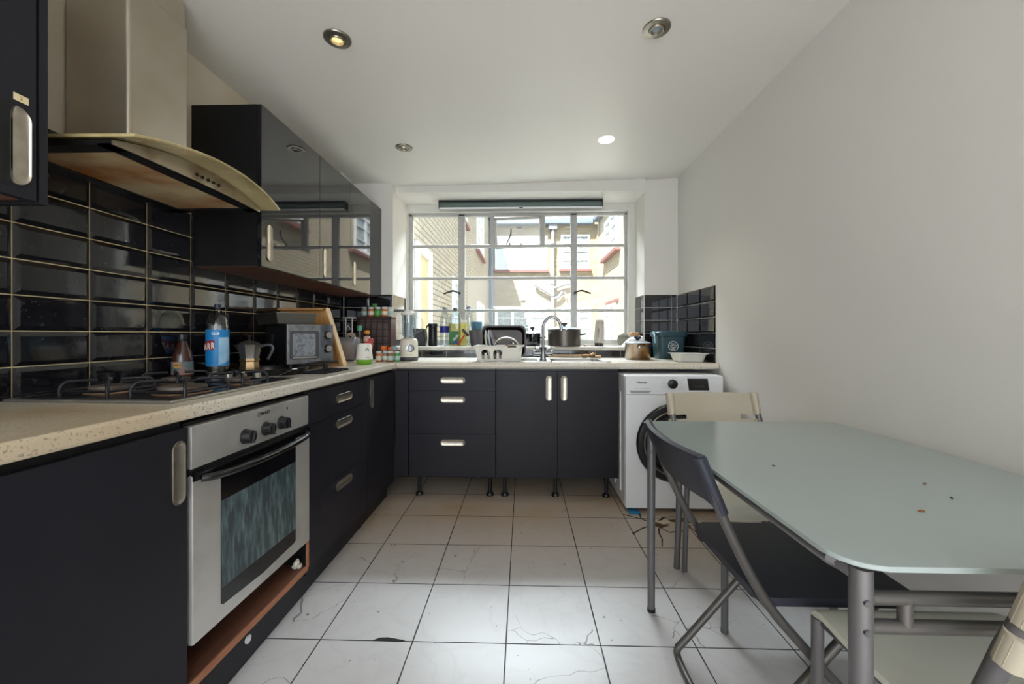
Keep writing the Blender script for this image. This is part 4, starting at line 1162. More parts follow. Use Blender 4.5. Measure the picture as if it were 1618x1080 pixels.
def spice(body, lid, label, lbl_m, loc, r=.021, h=.068, lid_h=.014, rot=0, group=None, stack=None):
    t = thing('spice_jar', label, 'jar', loc, rot, group)
    MB().lathe([(.0, 0), (r * .92, 0), (r, .003), (r, h * .86), (r * .82, h)], 20).build('jar', body, t)
    MB().lathe([(r * .86, h - .001), (r * .9, h), (r * .9, h + lid_h), (r * .8, h + lid_h + .001), (0, h + lid_h + .001)], 20).build('lid', lid, t)
    MB().lathe([(r * 1.015, h * .22), (r * 1.015, h * .68)], 20, cap0=False, cap1=False).build('label', lbl_m, t)
    return t


SP = {k: mat('spice_' + k, c, .35, coat=.3) for k, c in dict(herb='#79683f', paprika='#b5652e', green='#3f8a3c', orange='#c4692b', pale='#bfc6bb', brown='#8a5a34', grey='#7b6f63').items()}
LW = mat('cream_label', '#d8d3c6', .5); LB = mat('mint_label', '#9fb4ae', .5); LG = mat('green_label', '#62a552', .5)
LIDW = mat('clear_white_lid', '#b9bdba', .3); LID2 = mat('grey_lid', '#8e938f', .35)
TZ = ZT + .322
for body, lid, lab, lm, x in (('grey', LID2, 'grey lidded spice jar with faded label, first on the left on the rack', LB, -1.222),
                              ('paprika', LIDW, 'paprika-coloured spice jar between the faded jar and the green jar on the rack', LW, -1.168),
                              ('green', LIDW, 'green spice jar in the middle of the row on the rack', LG, -1.118),
                              ('orange', LIDW, 'fat orange spice jar on the spice rack beside the green one', LW, -1.064),
                              ('pale', LIDW, 'pale spice jar at the window end of the spice rack', LB, -1.024)):
    spice(SP[body], lid, lab, lm, (x, 3.085 + (.012 if body == 'pale' else 0), TZ), r=.0225 if body != 'orange' else .025, h=.058, group='spice jars on the rack')
one('small_cup', MB().lathe([(.0, 0), (.014, 0), (.021, .024), (.019, .024), (.012, .004), (0, .004)], 18, cap0=False, cap1=False), mat('green_cup', '#3f7d33', .5), 'small green cup upturned on the jars of the spice rack', 'cup', (-1.143, 3.085, TZ + .0735))
for body, lid, lab, lm, x, y, r, h in (('orange', LIDW, 'spice jar of orange powder nearest the green based canister', LW, -.972, 2.700, .020, .058),
                                        ('grey', LIDW, 'greyish spice jar between the orange and brown jars on the worktop', LW, -.935, 2.725, .019, .058),
                                        ('brown', LIDW, 'brown spice jar with a large pale label on the worktop', LB, -.890, 2.690, .022, .060),
                                        ('green', LIDW, 'green herb jar with a pale label next to the blender', LB, -.852, 2.715, .018, .058)):
    spice(SP[body], lid, lab, lm, (x, y, ZT), r=r, h=h, group='spice jars on the worktop')
for lab, lid, x, y, h in (('taller orange capped spice jar behind the front row by the blender', M['orange'], -.968, 2.79, .083),
                          ('shorter orange capped spice jar behind the front row by the blender', M['orange'], -.922, 2.80, .076),
                          ('blue-grey capped spice jar behind the green herb jar', mat('blue_grey_lid', '#7d98a3', .4), -.887, 2.775, .078)):
    spice(SP['brown'], lid, lab, LW, (x, y, ZT), r=.022, h=h, lid_h=.020, group='spice jars behind the front row')

# blender
t = thing('blender', 'cream blender with glass jug and round steel dial in the corner', 'blender', (-.808, 2.845, ZT), 0)
b = MB(); b.lathe([(.0, 0), (.060, 0), (.063, .004), (.063, .028)], 40); b.build('foot_ring', M['dgrey'], t)
b = MB(); b.lathe([(.063, .028), (.0635, .034), (.061, .130), (.055, .150), (.047, .156), (.0, .156)], 40); bb = b.build('base', M['beige'], t)
b = MB(R(.42) @ FACE_NY @ T(0, .088, .061)); b.lathe([(.027, 0), (.027, .004), (.022, .005), (.020, .002)], 30, cap1=False); b.lathe([(.0205, .002), (.0, .002)], 24, cap0=False, cap1=False); b.box(-.004, .004, -.018, .018, .002, .016, bev=.002); b.build('dial', M['chrome'], bb)
text('kenwood', .009, M['letk'], bb, R(.35) @ FACE_NY @ T(0, .044, .0640))
b = MB(); b.lathe([(.0345, .156), (.036, .160), (.047, .185), (.0495, .30), (.052, .325), (.050, .325), (.0475, .30), (.045, .186), (.034, .164), (0, .163)], 32, cap0=False, cap1=False)
for k in range(6):
    a = k * PI / 3; b.tube([(.047 * math.cos(a), .047 * math.sin(a), .19), (.0495 * math.cos(a), .0495 * math.sin(a), .30)], .002, 6)
b.build('glass_jug', M['glassj'], t)
b = MB(); b.tube([(.046, .0, .305), (.082, .0, .30), (.096, .0, .265), (.088, .0, .220), (.045, .0, .195)], .006, 8, smooth=5); b.build('jug_handle', M['glassj'], t)
b = MB(); b.lathe([(.054, .322), (.056, .326), (.054, .338), (.034, .344), (.030, .352), (.0, .353)], 32); b.build('lid', M['whitep'], t)
b = MB(); b.lathe([(.0, .170), (.020, .170), (.024, .178), (.026, .26), (.0, .262)], 20); b.build('paper_inside', mat('white_insert', '#cfd6dc', .5), t)

# ------------------------------------------------------------------ draining corner and sink
t = thing('sink', 'steel inset sink with drainer on the left, set in the window worktop', 'sink', (0, 0, ZT))
b = MB(); b.box(-.37, .19, 2.700, 3.18, .0, .004, bev=.0018).box(.19, .58, 2.700, 2.735, 0, .004, bev=.0018).box(.19, .58, 3.08, 3.18, 0, .004, bev=.0018).box(.545, .58, 2.70, 3.18, 0, .004, bev=.0018)
for k in range(6): b.tube([(-.30, 2.78 + .055 * k, .0042), (.10, 2.78 + .055 * k, .0042)], .003, 6)
b.build('drainer', M['steel'], t)
rg = []
for ins, z in ((0, .003), (.004, -.004), (.012, -.13), (.03, -.15)):
    rg.append([(p[0], p[1], z) for p in rpoly(.192 + ins, .548 - ins, 2.722 + ins, 3.088 - ins, (.05,) * 4)])
rg2 = [[(p[0], p[1], p[2]) for p in r] for r in rg]
MB().rings(rg2, cap0=False).build('bowl', M['steel'], t)
# tap
t = thing('kitchen_tap', 'chrome swan-neck mixer tap standing behind the drying rack', 'tap', (.137, 2.83, ZT + .004), 0)
b = MB(); b.lathe([(.0, 0), (.026, 0), (.026, .006), (.020, .012), (.018, .085), (.013, .095)], 24); b.build('body', M['chrome'], t)
b = MB(); b.tube([(0, 0, .08), (0, -.0, .20), (.004, -.002, .250), (.030, -.008, .292), (.062, -.015, .303), (.095, -.02, .288), (.118, -.025, .250), (.124, -.027, .205)], .0105, 14, smooth=5); b.build('spout', M['chrome'], t)
for s in (-1, 1):
    b = MB(); b.cyl((s * .015, 0, .050), (s * .060, 0, .050), .016, seg=16); b.cyl((s * .060, 0, .050), (s * .066, 0, .050), .0175, seg=16)
    b.box(min(s * .018, s * .058), max(s * .018, s * .058), -.012, .012, .074, .100, bev=.008); b.cyl((s * .040, 0, .06), (s * .040, 0, .078), .007, seg=10)
    b.build('tap_lever', M['chrome'], t)

# drying rack: tapered white basket with arched cut-outs
t = thing('dish_rack', 'white plastic dish rack with arched slots on the drainer', 'dish rack', (-.165, 2.735, ZT + .005), 0)
rk = mat('rack_plastic', '#dcd8cc', .4)
b = MB(); rg = []
TP, BT = .101, .0
def rect(hx, y0, y1, z): return [(-hx, y0, z), (hx, y0, z), (hx, y1, z), (-hx, y1, z)]
# front built as strips leaving two arches open
Lf = .146; yb = .012
def front(u0, u1, z0, z1):
    def pt(u, z, off): k = z / TP; return (u * (1 + .10 * k), -.000 - .014 * k + off, z)
    b.rings([[pt(u0, z0, 0), pt(u1, z0, 0), pt(u1, z1, 0), pt(u0, z1, 0)], [pt(u0, z0, .004), pt(u1, z0, .004), pt(u1, z1, .004), pt(u0, z1, .004)]])
front(-Lf, -.112, 0, TP); front(-.058, -.036, 0, TP); front(.020, .135, 0, TP - .03); front(.020, .055, TP - .032, TP); front(.055, .08, TP - .032, TP - .012); front(.08, .11, TP - .032, TP - .02); front(.11, Lf, TP - .032, TP); front(.13, Lf, 0, TP)
front(-.112, -.058, .078, TP); front(-.036, .020, .078, TP); front(-.112, -.058, 0, .014); front(-.036, .020, 0, .014)
front(-.092, -.078, .012, .056); front(-.015, -.001, .012, .056)
for u0, u1 in ((-.112, -.058), (-.036, .020)):
    w_ = (u1 - u0)
    for f0, f1, z in ((0, .10, .064), (.9, 1, .064), (.0, .2, .072), (.8, 1.0, .072)): front(u0 + w_ * f0, u0 + w_ * f1, z, .079)
b.box(-.150, .150, .0, .21, 0, .004)
for s in (-1, 1):
    b.rings([[(s * .146, 0, 0), (s * .146, .21, 0), (s * .160, .21, TP), (s * .160, -.012, TP)], [(s * .142, 0, 0), (s * .142, .21, 0), (s * .156, .21, TP), (s * .156, -.012, TP)]])
b.rings([[(-.146, .21, 0), (.146, .21, 0), (.150, .213, .03), (-.150, .213, .03)], [(-.146, .206, 0), (.146, .206, 0), (.150, .209, .03), (-.150, .209, .03)]])
b.tube([(-.166, -.016, TP), (.055, -.016, TP)], .004, 8); b.tube([(.115, -.016, TP), (.168, -.016, TP), (.168, .22, TP), (-.166, .22, TP), (-.166, -.016, TP)], .004, 8)
b.build('basket', rk, t)
# cutlery holder compartment
MB().rings([[(.045, -.001, .003), (.135, -.001, .003), (.135, .07, .003), (.045, .07, .003)], [(.048, -.004, TP - .012), (.146, -.004, TP - .012), (.146, .08, TP - .012), (.048, .08, TP - .012)]], cap1=False).build('cutlery_holder', rk, t)
# plates
for i, (x, lab, lean) in enumerate(((-.262, 'white plate leaning in the rack, nearest the sill bottles', .20), (-.238, 'white plate in the middle of the three in the rack', .22), (-.212, 'grey-rimmed plate leaning at the front of the three in the rack', .36))):
    b = MB(T(x, 2.86, ZT + .110) @ R(-lean, 'Y') @ R(PI / 2, 'Y')); rr_ = .105 if i < 2 else .108
    b.lathe([(.0, 0), (rr_ * .6, 0), (rr_, .014), (rr_, .017), (rr_ * .6, .004), (0, .004)], 40, cap0=False, cap1=False)
    one('plate', b, M['ceramic'] if i < 2 else mat('grey_plate', '#a5a8ae', .2), lab, 'plate', group='plates in the dish rack')
# roasting tin standing on its long edge at the back of the rack
b = MB(T(-.085, 3.02, ZT + .008) @ R(-.10, 'X')); rg = []
def sect(x0, x1, z0, z1, r, y): return [(p[0], y, p[1]) for p in rpoly(x0, x1, z0, z1, (r,) * 4)]
for ins, y in ((.024, .0), (.020, -.004), (.006, -.050), (-.006, -.052), (-.006, -.056), (.003, -.056), (.016, -.010), (.022, -.003)):
    rg.append(sect(-.218 + ins, .098 - ins, .01 + ins, .232 - ins, .040, y + .0))
b.rings(rg); one('roasting_tin', b, M['tin'], 'large burnt brown roasting tin standing upright behind the dish rack', 'roasting tin')
t = thing('pot_lid', 'glass pan lid with a steel rim and brown knob leaning in the dish rack', 'pan lid', (0, 0, 0))
MX_ = T(-.118, 2.835, ZT + .080) @ Matrix.Diagonal((.84, .84, .84, 1)) @ R(.18, 'Y') @ R(math.radians(62), 'X')
MB(MX_).lathe([(.112, 0), (.116, .003), (.112, .006), (.104, .005), (.104, .001)], 48, cap0=False, cap1=False).build('rim', M['handle'], t)
MB(MX_).lathe([(.105, .002), (.07, .018), (.0, .024)], 40, cap0=False, cap1=False).build('glass', M['glassj'], t)
MB(MX_).lathe([(.012, .024), (.014, .036), (.022, .042), (.020, .050), (.0, .051)], 18).build('knob', mat('copper_knob', '#7a4427', .4), t)
# corks by the sink
b = MB(T(.50, 3.13, ZT + .0185) @ R(.2)); b.cyl((-.05, 0, 0), (-.012, 0, .002), .0145, seg=14); one('cork', b, M['cork'], 'fat champagne cork lying on the sink ledge', 'cork', group='corks on the sink ledge')
b = MB(T(.523, 3.135, ZT + .019) @ R(.9)); b.cyl((-.02, 0, 0), (.026, 0, .012), .0125, .016, seg=14); one('cork', b, M['cork'], 'tilted cork leaning at the middle of the sink ledge group', 'cork', group='corks on the sink ledge')
b = MB(T(.575, 3.14, ZT + .0125) @ R(-.1)); b.cyl((-.02, 0, 0), (.022, 0, 0), .0115, seg=14); one('cork', b, mat('pale_cork', '#c9a674', .8), 'straight pale cork at the window-right end of the ledge group', 'cork', group='corks on the sink ledge')
b = MB(); b.cyl((.20, 3.235, ZT + .014), (.52, 3.235, ZT + .014), .0135, seg=14); one('wooden_dowel', b, mat('limed_wood', '#b9a58a', .7, noise=(8, .5, '#8e7a60'), stretch=(1, 8, 8)), 'pale wooden rod lying behind the sink below the sill tiles', 'rod')

# right end of the worktop
t = thing('saucepan', 'stained steel saucepan with a glass lid left of the teal bin', 'saucepan', (.850, 3.045, ZT), 0)
b = MB(); b.lathe([(.0, 0), (.083, 0), (.088, .006), (.091, .012), (.092, .112), (.096, .118), (.092, .120), (.088, .112), (.085, .012), (0, .008)], 44, cap0=False, cap1=False)
b.build('pot', mat('heat_stained_steel', '#aaa29a', .25, 1.0, noise=(6, .9, '#8a6230', .45, .62), stretch=(1, 1, .4)), t)
for a0 in (-PI / 2 + .1,):
    b = MB(R(a0 + PI / 2)); b.tube([(-.036, -.088, .088), (-.030, -.112, .094), (.030, -.112, .094), (.036, -.088, .088)], .005, 8, smooth=4); b.build('handle', M['chrome'], t)
b = MB(); b.lathe([(.093, .120), (.094, .123), (.088, .126), (.05, .138), (.0, .142)], 40, cap0=False, cap1=False); ld = b.build('glass_lid', mat('glassy_lid', '#c3ccd2', .06, .4), t)
b = MB(); b.lathe([(.012, .140), (.014, .150), (.026, .158), (.026, .170), (.0, .172)], 20); b.build('lid_knob', mat('dark_knob', '#232634', .3), ld)
t = thing('food_bin', 'dark teal food caddy with a pale rim and round white print', 'caddy', (1.108, 3.135, ZT), 0)
rg = []
for hx, hy, z, r_ in ((.090, .080, 0, .03), (.093, .082, .006, .032), (.104, .092, .165, .035), (.112, .100, .170, .036), (.114, .102, .196, .036), (.110, .098, .200, .036)):
    rg.append([(p[0], p[1], z) for p in rpoly(-hx, hx, -hy, hy, (r_,) * 4)])
MB().rings(rg).build('bucket', M['teal'], t)
rg = [[(p[0], p[1], z) for p in rpoly(-h_, h_, -h2, h2, (.037,) * 4)] for h_, h2, z in ((.1145, .1025, .176), (.1165, .1045, .182), (.1165, .1045, .198), (.110, .098, .205), (.06, .05, .209))]
MB().rings(rg).build('lid', M['teal'], t)
b = MB(); b.tube([(-.118, -.03, .196), (-.128, -.075, .170), (-.134, -.10, .135), (-.132, -.108, .12)], .0055, 8, smooth=4); b.cyl((-.112, -.02, .195), (-.124, -.02, .195), .012, seg=12); b.build('handle', M['tealr'], t)
b = MB(FACE_NY @ T(.004, .098, .0915) @ R(-.063, 'X')); b.lathe([(.0365, 0), (.0365, .001), (.0335, .001), (.0335, 0)], 36, cap0=False, cap1=False); b.build('print_ring', M['letw'], t)
for s_, u, sz in (('food', .016, .016), ('waste only', .003, .0125), ('recycle for', -.010, .0095), ('London', -.0205, .0095)):
    text(s_, sz, M['letw'], t, FACE_NY @ T(.004, .098 + u, .0918 + u * .063) @ R(-.063, 'X'), bold=.0003)
rg = []
for hx, hy, z, r_ in ((.078, .060, 0, .02), (.082, .064, .002, .02), (.098, .080, .052, .025), (.112, .094, .054, .03), (.112, .094, .057, .03), (.095, .077, .056, .025), (.078, .060, .006, .02)):
    rg.append([(p[0], p[1], z) for p in rpoly(-hx, hx, -hy, hy, (r_,) * 4)])
one('takeaway_tray', MB().rings(rg), mat('white_tray', '#cfcdc7', .4), 'shallow white plastic tray at the wall end of the worktop', 'tray', (1.120, 2.795, ZT))

# ------------------------------------------------------------------ things on the window sill
ZS = .9855
t = thing('knife_block', 'black slanted knife block on the sill behind the blender', 'knife block', (-.885, 3.46, ZS), .1)
b = MB(); b.prism([(-.05, 0), (.050, 0), (.030, .150), (-.055, .150)], -.04, .04, M=Matrix(((1, 0, 0, 0), (0, 0, 1, 0), (0, 1, 0, 0), (0, 0, 0, 1))), bev=.004); b.build('block', M['blackp'], t)
b = MB(); b.rings([[(.030, -.02, .148), (.050, -.02, .02), (.062, -.02, .06), (.052, -.02, .145)], [(.030, .02, .148), (.050, .02, .02), (.062, .02, .06), (.052, .02, .145)]]); b.build('grey_insert', M['stone'], t)
t = thing('coffee_flask', 'tall black cylinder pot beside the knife block on the sill', 'flask', (-.775, 3.455, ZS))
MB().lathe([(.0, 0), (.036, 0), (.038, .004), (.037, .160), (.034, .166)], 24).build('body', M['blackp'], t)
b = MB(); b.lathe([(.040, .165), (.041, .168), (.041, .192), (.0, .193)], 24); b.tube([(-.036, 0, .18), (-.055, -.0, .165), (-.052, 0, .15)], .006, 8); b.build('lid', M['blackm'], t)
t = thing('water_bottle', 'clear plastic bottle with a deep blue label, far left bottle on the sill', 'bottle', (-.675, 3.45, ZS))
MB().lathe([(.0, .006), (.03, 0), (.038, .006), (.036, .05), (.0385, .10), (.039, .20), (.037, .24), (.030, .275), (.016, .305), (.013, .315)], 26).build('bottle', M['glass'], t)
MB().lathe([(.0392, .115), (.0396, .17)], 26, cap0=False, cap1=False).build('label', M['navyl'], t)
MB().lathe([(.015, .313), (.0155, .332), (.012, .333)], 16).build('cap', mat('grey_blue_cap', '#6e7f93', .4), t)
t = thing('detergent_bottle', 'clear jug of yellow detergent with a green label on the sill', 'bottle', (-.585, 3.47, ZS))
rg = []
for hx, hy, z in ((.048, .034, 0), (.052, .038, .006), (.052, .038, .21), (.050, .036, .255), (.036, .028, .285), (.016, .016, .300), (.014, .014, .305)):
    rg.append([(p[0], p[1], z) for p in rpoly(-hx, hx, -hy, hy, (min(.024, hx * .6),) * 4)])
MB().rings(rg).build('bottle', M['glass'], t)
rg = [[(p[0] * k, p[1] * k, z) for p in rpoly(-.050, .050, -.036, .036, (.023,) * 4)] for k, z in ((.96, .004), (1, .01), (1, .19))]
MB().rings(rg).build('liquid', M['yellow'], t)
b = MB(); b.box(-.046, .036, -.0400, -.0385, .018, .125); b.build('label', mat('green_detergent_label', '#2d6e3c', .5, noise=(12, .8, '#2a3f86', .5, .56)), t)
text('Flash', .030, M['letw'], t, FACE_NY @ T(.01, .072, .0403) @ R(.9), bold=.0006)
MB().lathe([(.017, .303), (.018, .306), (.018, .326), (.014, .328)], 16).build('cap', M['dgrey'], t)
t = thing('carton', 'tall yellow carton with white top beside the detergent jug', 'carton', (-.512, 3.465, ZS))
MB().box(-.024, .024, -.022, .022, 0, .205, bev=.002).build('box', M['yellow'], t)
MB().box(-.0245, .0245, -.0225, .0225, .200, .222, bev=.002).build('carton_top', M['paper'], t)
t = thing('water_bottle', 'tilted clear bottle behind the teal tub, right of the yellow carton', 'bottle', (-.452, 3.57, ZS), (0, math.radians(-6), 0))
MB().lathe([(.0, .006), (.03, .003), (.040, .008), (.039, .20), (.042, .24), (.036, .29), (.018, .320), (.014, .33)], 26).build('bottle', M['glass'], t)
MB().lathe([(.016, .328), (.0165, .346), (.012, .347)], 16).build('cap', mat('blue_grey_cap', '#64788f', .4), t)
t = thing('tub', 'blue-grey plastic tub behind the plates on the sill', 'tub', (-.405, 3.50, ZS))
MB().lathe([(.0, 0), (.040, 0), (.045, .16), (.048, .165), (.048, .205), (.044, .21), (.0, .21)], 26).build('tub', M['bluebox'], t)
# brush with a red handle leaning on the sill
t = thing('washing_brush', 'red-handled brush with a black head leaning by the carton', 'brush', (-.50, 3.36, ZS))
b = MB(); b.tube([(-.045, -.02, .008), (.012, .0, .095)], .0065, 8); b.build('handle', M['red'], t)
b = MB(); b.tube([(-.008, .002, .142), (.040, .012, .088)], .012, 10); b.build('brush_head', M['blackp'], t)
b = MB(T(-.392, 3.40, ZS) @ R(-.12, 'Y')); b.lathe([(.0, 0), (.040, 0), (.048, .004), (.052, .135), (.054, .14), (.050, .14), (.045, .006), (0, .004)], 28, cap0=False, cap1=False)
one('measuring_jug', b, M['dgrey'], 'dark grey plastic beaker on the sill just behind the plates', 'beaker')
# tubs above the roasting tin
for x, lab, m_, r, h in ((-.315, 'clear crumpled food tub on the sill above the left end of the roasting tin', M['glass'], .045, .19), (-.17, 'clear tub with an orange lid band on the sill behind the roasting tin', M['glass'], .05, .17), (-.06, 'clear domed tub on the sill near the small black pot', M['glass'], .052, .165)):
    t = thing('food_tub', lab, 'tub', (x, 3.50, ZS), 0, 'clear food tubs on the sill')
    b = MB(); b.lathe([(.0, 0), (r * .8, 0), (r, h * .85), (r * .96, h * .86), (r * .5, h), (0, h * 1.02)], 20); b.build('tub', m_, t)
    if x == -.17: MB().lathe([(r * 1.01, h * .80), (r * 1.03, h * .84), (r * 1.01, h * .90)], 20, cap0=False, cap1=False).build('lid_band', M['orange'], t)


def pot(label, loc, r, h, body, knob_r, handles):
    t = thing('cooking_pot', label, 'pot', loc, 0, 'lidded pots on the sill')
    MB().lathe([(.0, 0), (r * .93, 0), (r * .97, .006), (r * .98, h), (r * 1.03, h + .004), (r * .98, h + .006)], 44).build('pot', body, t)
    ld = MB().lathe([(r * 1.0, h + .006), (r * .98, h + .011), (r * .55, h + .028), (0, h + .034)], 40, cap0=False, cap1=False).build('glass_lid', mat('lid_glass', '#b9c7cd', .05, .35), t)
    MB().lathe([(knob_r * .45, h + .030), (knob_r * .5, h + .044), (knob_r, h + .048), (knob_r, h + .062), (0, h + .064)], 20).build('lid_knob', M['blackp'], ld)
    for s in handles:
        b = MB(); b.tube([(s * r * .96, -.035, h * .72), (s * (r + .032), -.03, h * .76), (s * (r + .032), .03, h * .76), (s * r * .96, .035, h * .72)], .007, 8, smooth=4); b.build('handle', M['blackp'], t)
    return t


pot('large grey cooking pot with a glass lid on the sill behind the tap', (.343, 3.43, ZS), .142, .135, M['potd'], .026, (1,))
pot('small black pot with a glass lid on the sill left of the tap', (.075, 3.42, ZS), .072, .100, M['blackg'], .020, (1,))
t = thing('drinks_flask', 'pale grey flask with a dark base standing on the sill', 'flask', (.635, 3.43, ZS), (0, math.radians(1.5), .1))
MB().lathe([(.0, 0), (.037, .0), (.037, .026), (.034, .028)], 26).build('cup_base', mat('aubergine_base', '#3a3238', .4), t)
MB().lathe([(.034, .026), (.042, .034), (.0415, .10), (.036, .205), (.030, .220), (.0, .222)], 30).build('body', mat('warm_grey_flask', '#b7b1a8', .35), t)
MB().lathe([(.0375, .192), (.0372, .194)], 24, cap0=False, cap1=False).build('seam', M['letk'], t)
text('STANLEY', .018, M['letk'], t, R(-.45) @ FACE_NY @ T(0, .115, .0412) @ R(PI / 2), bold=.0003)
b = MB(T(.545, 3.40, ZS)); 
for i in range(9): b.ball((random.uniform(-.05, .06), random.uniform(-.03, .03), .005), random.uniform(.005, .010), 0, 8, 6, (1.4, 1, .6))
one('crumbs', b, mat('brown_scraps', '#8a6a50', .9), 'brown scraps scattered on the sill beside the flask', 'scraps', kind='stuff')
b = MB(); b.ball((0, 0, .052), .056, 0, 12, 8, (.95, .7, .95)); 
for v in b.bm.verts: v.co += Vector((random.uniform(-.006, .006), random.uniform(-.004, .004), random.uniform(-.006, .006))); v.co.z = max(v.co.z, 0)
one('stone', b, M['stone'], 'rough grey-brown stone in the sill corner', 'stone', (.862, 3.53, ZS), ang=15)
b = MB(T(.905, 3.38, ZS)); b.rings([[(-.09, -.06, 0), (.07, -.06, 0), (.07, .05, 0), (-.09, .05, 0)], [(-.04, -.04, .055), (.07, -.05, .078), (.068, .045, .080), (-.035, .03, .06)], [(-.02, -.02, .070), (.06, -.03, .086), (.06, .03, .088), (-.02, .02, .072)]])
one('paper_bag', b, M['paper'], 'crumpled white paper bag in the corner of the sill', 'bag', ang=15)
b = MB(T(.93, 3.44, ZS + .0885)); b.box(-.035, .035, -.03, .03, 0, .028, bev=.008); one('sponge', b, M['cork'], 'tan sponge resting on top of the white paper bag', 'sponge')

# ------------------------------------------------------------------ courtyard outside
MB().box(-9, 12, YO, 26, -.35, -.15).build('yard', M['concrete'], None, kind='structure')


def sash(b_parent, name, plane, u0, u1, v0, v1, cols, rowsn, fm, gm_, fw=.06, pane_name='pane', open_=0):
    """a framed window with glazing bars; plane maps (right, up, out)"""
    b = MB(plane)
    b.box(u0, u0 + fw, v0, v1, -.02, .045).box(u1 - fw, u1, v0, v1, -.02, .045).box(u0 + fw, u1 - fw, v0, v0 + fw, -.02, .05).box(u0 + fw, u1 - fw, v1 - fw, v1, -.02, .044)
    for i in range(1, cols): x = u0 + (u1 - u0) * i / cols; b.box(x - fw * .55, x + fw * .55, v0 + fw, v1 - fw, -.01, .04)
    for j in range(1, rowsn): z = v0 + (v1 - v0) * j / rowsn; b.box(u0 + fw, u1 - fw, z - .014, z + .014, -.01, .03)
    f = b.build(name, fm, b_parent)
    MB(plane).box(u0 + fw * .5, u1 - fw * .5, v0 + fw * .5, v1 - fw * .5, -.02, .004).build(pane_name, gm_, f)
    return f


# left wing
t = thing('brick_building', 'shaded cream brick wing on the left of the courtyard', 'building', (0, 0, 0))
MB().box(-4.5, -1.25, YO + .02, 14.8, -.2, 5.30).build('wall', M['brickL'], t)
PLX = Matrix(((0, 0, 1, -1.25), (1, 0, 0, 0), (0, 1, 0, 0), (0, 0, 0, 1)))
def fx_(*a, **k): return sash(t, 'window', *a, **k)
sash(t, 'door_frame', PLX, 4.62, 5.36, -.1, 2.16, 1, 1, M['bwhite'], mat('cream_door_glass', '#b9a778', .3), fw=.11)
fx_(PLX, 7.05, 7.83, 1.05, 2.10, 1, 3, M['bwhite'], M['bglass'], fw=.08)
fx_(PLX, 7.95, 8.75, 3.40, 4.75, 1, 3, M['bwhite'], M['bglass'], fw=.08)
fx_(PLX, 10.75, 12.45, 3.36, 4.75, 2, 3, M['bwhite'], M['bglass'], fw=.1)
fx_(PLX, 10.80, 12.45, .95, 1.98, 2, 3, M['bwhite'], M['bglass'], fw=.1)
b = MB(PLX)
for u0, u1, v in ((7.9, 8.8, 3.33), (10.65, 12.55, 3.28)): b.box(u0, u1, v, v + .06, 0, .10)
b.build('window_sill', M['redt'], t)
b = MB(PLX); b.tube([(14.62, 0, .09), (14.62, 5.2, .09)], .075, 10); b.build('drainpipe', M['gutter'], t)
b = MB(); b.box(-1.32, -1.13, YO + .02, 14.8, 5.22, 5.34, bev=.02); b.build('gutter', M['gutter'], t)
# far block
t = thing('brick_building', 'sunlit pale brick block across the far end of the courtyard', 'building', (0, 0, 0))
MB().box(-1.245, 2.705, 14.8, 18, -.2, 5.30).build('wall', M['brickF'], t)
PLF = Matrix(((1, 0, 0, 0), (0, 0, -1, 14.8), (0, 1, 0, 0), (0, 0, 0, 1)))
sash(t, 'window', PLF, -1.04, .875, 3.44, 4.67, 4, 1, M['bwhite'], mat('white_blind_pane', '#cfd5d4', .2), fw=.07)
sash(t, 'window', PLF, 1.36, 2.41, 3.48, 4.70, 2, 4, M['bwhite'], M['bglassd'], fw=.07)
sash(t, 'window', PLF, -1.04, .875, .6, 2.05, 3, 4, M['bwhite'], M['bglassd'], fw=.10)
sash(t, 'window', PLF, 1.42, 2.46, .6, 2.05, 2, 4, M['bwhite'], M['bglassd'], fw=.10)
b = MB(PLF); b.box(-1.1, .92, 3.34, 3.42, 0, .12).box(1.30, 2.46, 3.37, 3.44, 0, .12); b.build('window_sill', M['redt'], t)
b = MB(PLF); b.box(-1.1, .92, 2.05, 2.11, 0, .02).box(1.36, 2.5, 2.05, 2.11, 0, .02); b.build('lintel', M['bwhite'], t)
b = MB(PLF); b.box(-.10, .08, 2.27, 2.34, 0, .015).box(-.25, -.05, 4.93, 5.02, 0, .015); b.build('air_vent', M['dgrey'], t)
b = MB(PLF); b.box(-1.12, 2.50, 5.04, 5.24, 0, .28, bev=.04); b.build('gutter', M['gutter'], t)
b = MB(); b.rings([[(-1.12, 14.55, 5.25), (2.5, 14.55, 5.25), (2.5, 18, 7.0), (-1.12, 18, 7.0)], [(-1.12, 14.55, 5.30), (2.5, 14.55, 5.30), (2.5, 18, 7.05), (-1.12, 18, 7.05)]]); b.build('roof', M['slate'], t)
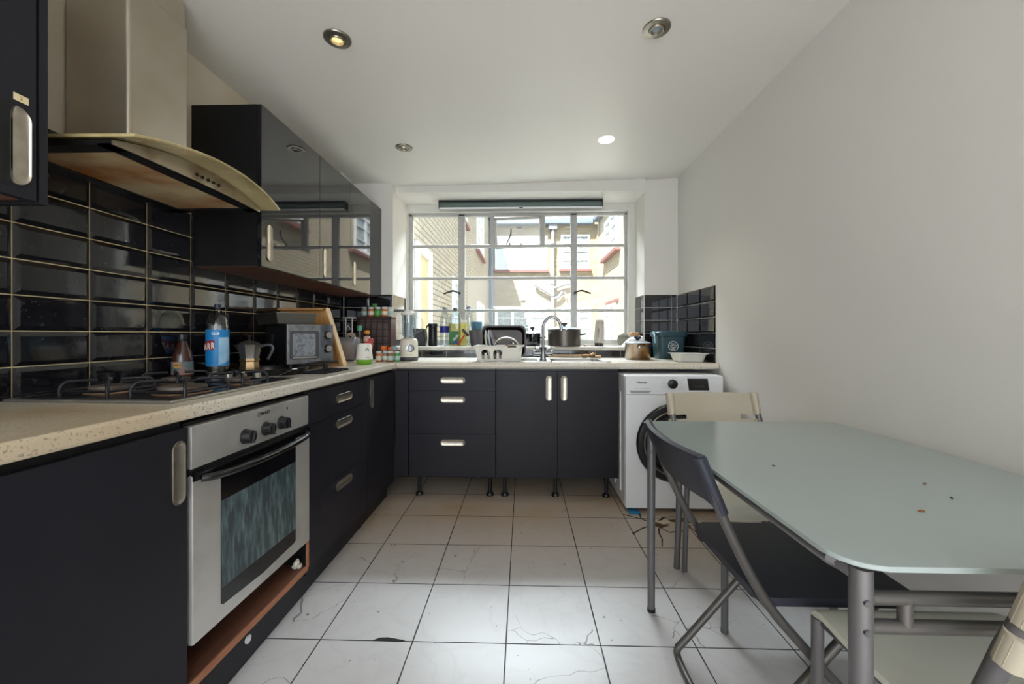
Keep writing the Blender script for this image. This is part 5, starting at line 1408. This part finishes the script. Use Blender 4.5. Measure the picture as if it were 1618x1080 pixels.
b = MB(); b.box(1.30, 2.2, 14.9, 15.6, 5.35, 5.62); b.build('skylight', M['gutter'], t)
b = MB(PLF)
b.tube([(1.06, 5.1, .12), (1.06, -.1, .12)], .065, 10)
b.box(.90, 1.22, 4.86, 5.10, .03, .22, bev=.03)
for z in (4.4, 2.95, 2.52, 1.7): b.cyl((1.06, z - .05, .12), (1.06, z + .05, .12), .085, seg=12)
b.tube([(.42, 2.90, .12), (.55, 2.80, .12), (.80, 2.66, .12), (1.06, 2.50, .12)], .055, 8)
b.tube([(1.06, 2.75, .12), (1.20, 2.78, .12), (1.45, 2.88, .12), (1.72, 2.92, .12)], .05, 8)
b.tube([(1.06, 2.38, .12), (1.25, 2.42, .12), (1.42, 2.62, .12)], .05, 8)
b.tube([(1.50, 2.62, .12), (1.55, 2.42, .12)], .02, 6)
b.build('drainpipe', M['pipe'], t)
# right wing
t = thing('brick_building', 'sunlit cream brick wing on the right of the courtyard', 'building', (0, 0, 0))
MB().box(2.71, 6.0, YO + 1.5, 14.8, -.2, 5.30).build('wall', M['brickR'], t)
PRX = Matrix(((0, 0, -1, 2.71), (1, 0, 0, 0), (0, 1, 0, 0), (0, 0, 0, 1)))
sash(t, 'window', PRX, 11.8, 13.5, 3.58, 4.75, 2, 3, M['bwhite'], M['bglass'], fw=.1)
sash(t, 'window', PRX, 12.0, 13.4, .7, 2.02, 2, 4, M['bwhite'], M['bglassd'], fw=.1)
sash(t, 'window', PRX, 7.0, 9.0, 3.5, 4.75, 3, 3, M['bwhite'], M['bglass'], fw=.1)
sash(t, 'window', PRX, 7.0, 9.0, .7, 2.02, 3, 4, M['bwhite'], M['bglassd'], fw=.1)
b = MB(PRX); b.box(11.4, 13.7, 3.46, 3.56, 0, .14).box(6.9, 9.1, 3.38, 3.48, 0, .14); b.build('window_sill', M['redt'], t)
b = MB(PRX); b.box(11.6, 13.4, 2.04, 2.12, 0, .03); b.build('lintel', M['redt'], t)
b = MB(); b.box(2.52, 2.75, YO + 1.5, 14.7, 5.12, 5.30, bev=.03); b.build('gutter', M['gutter'], t)
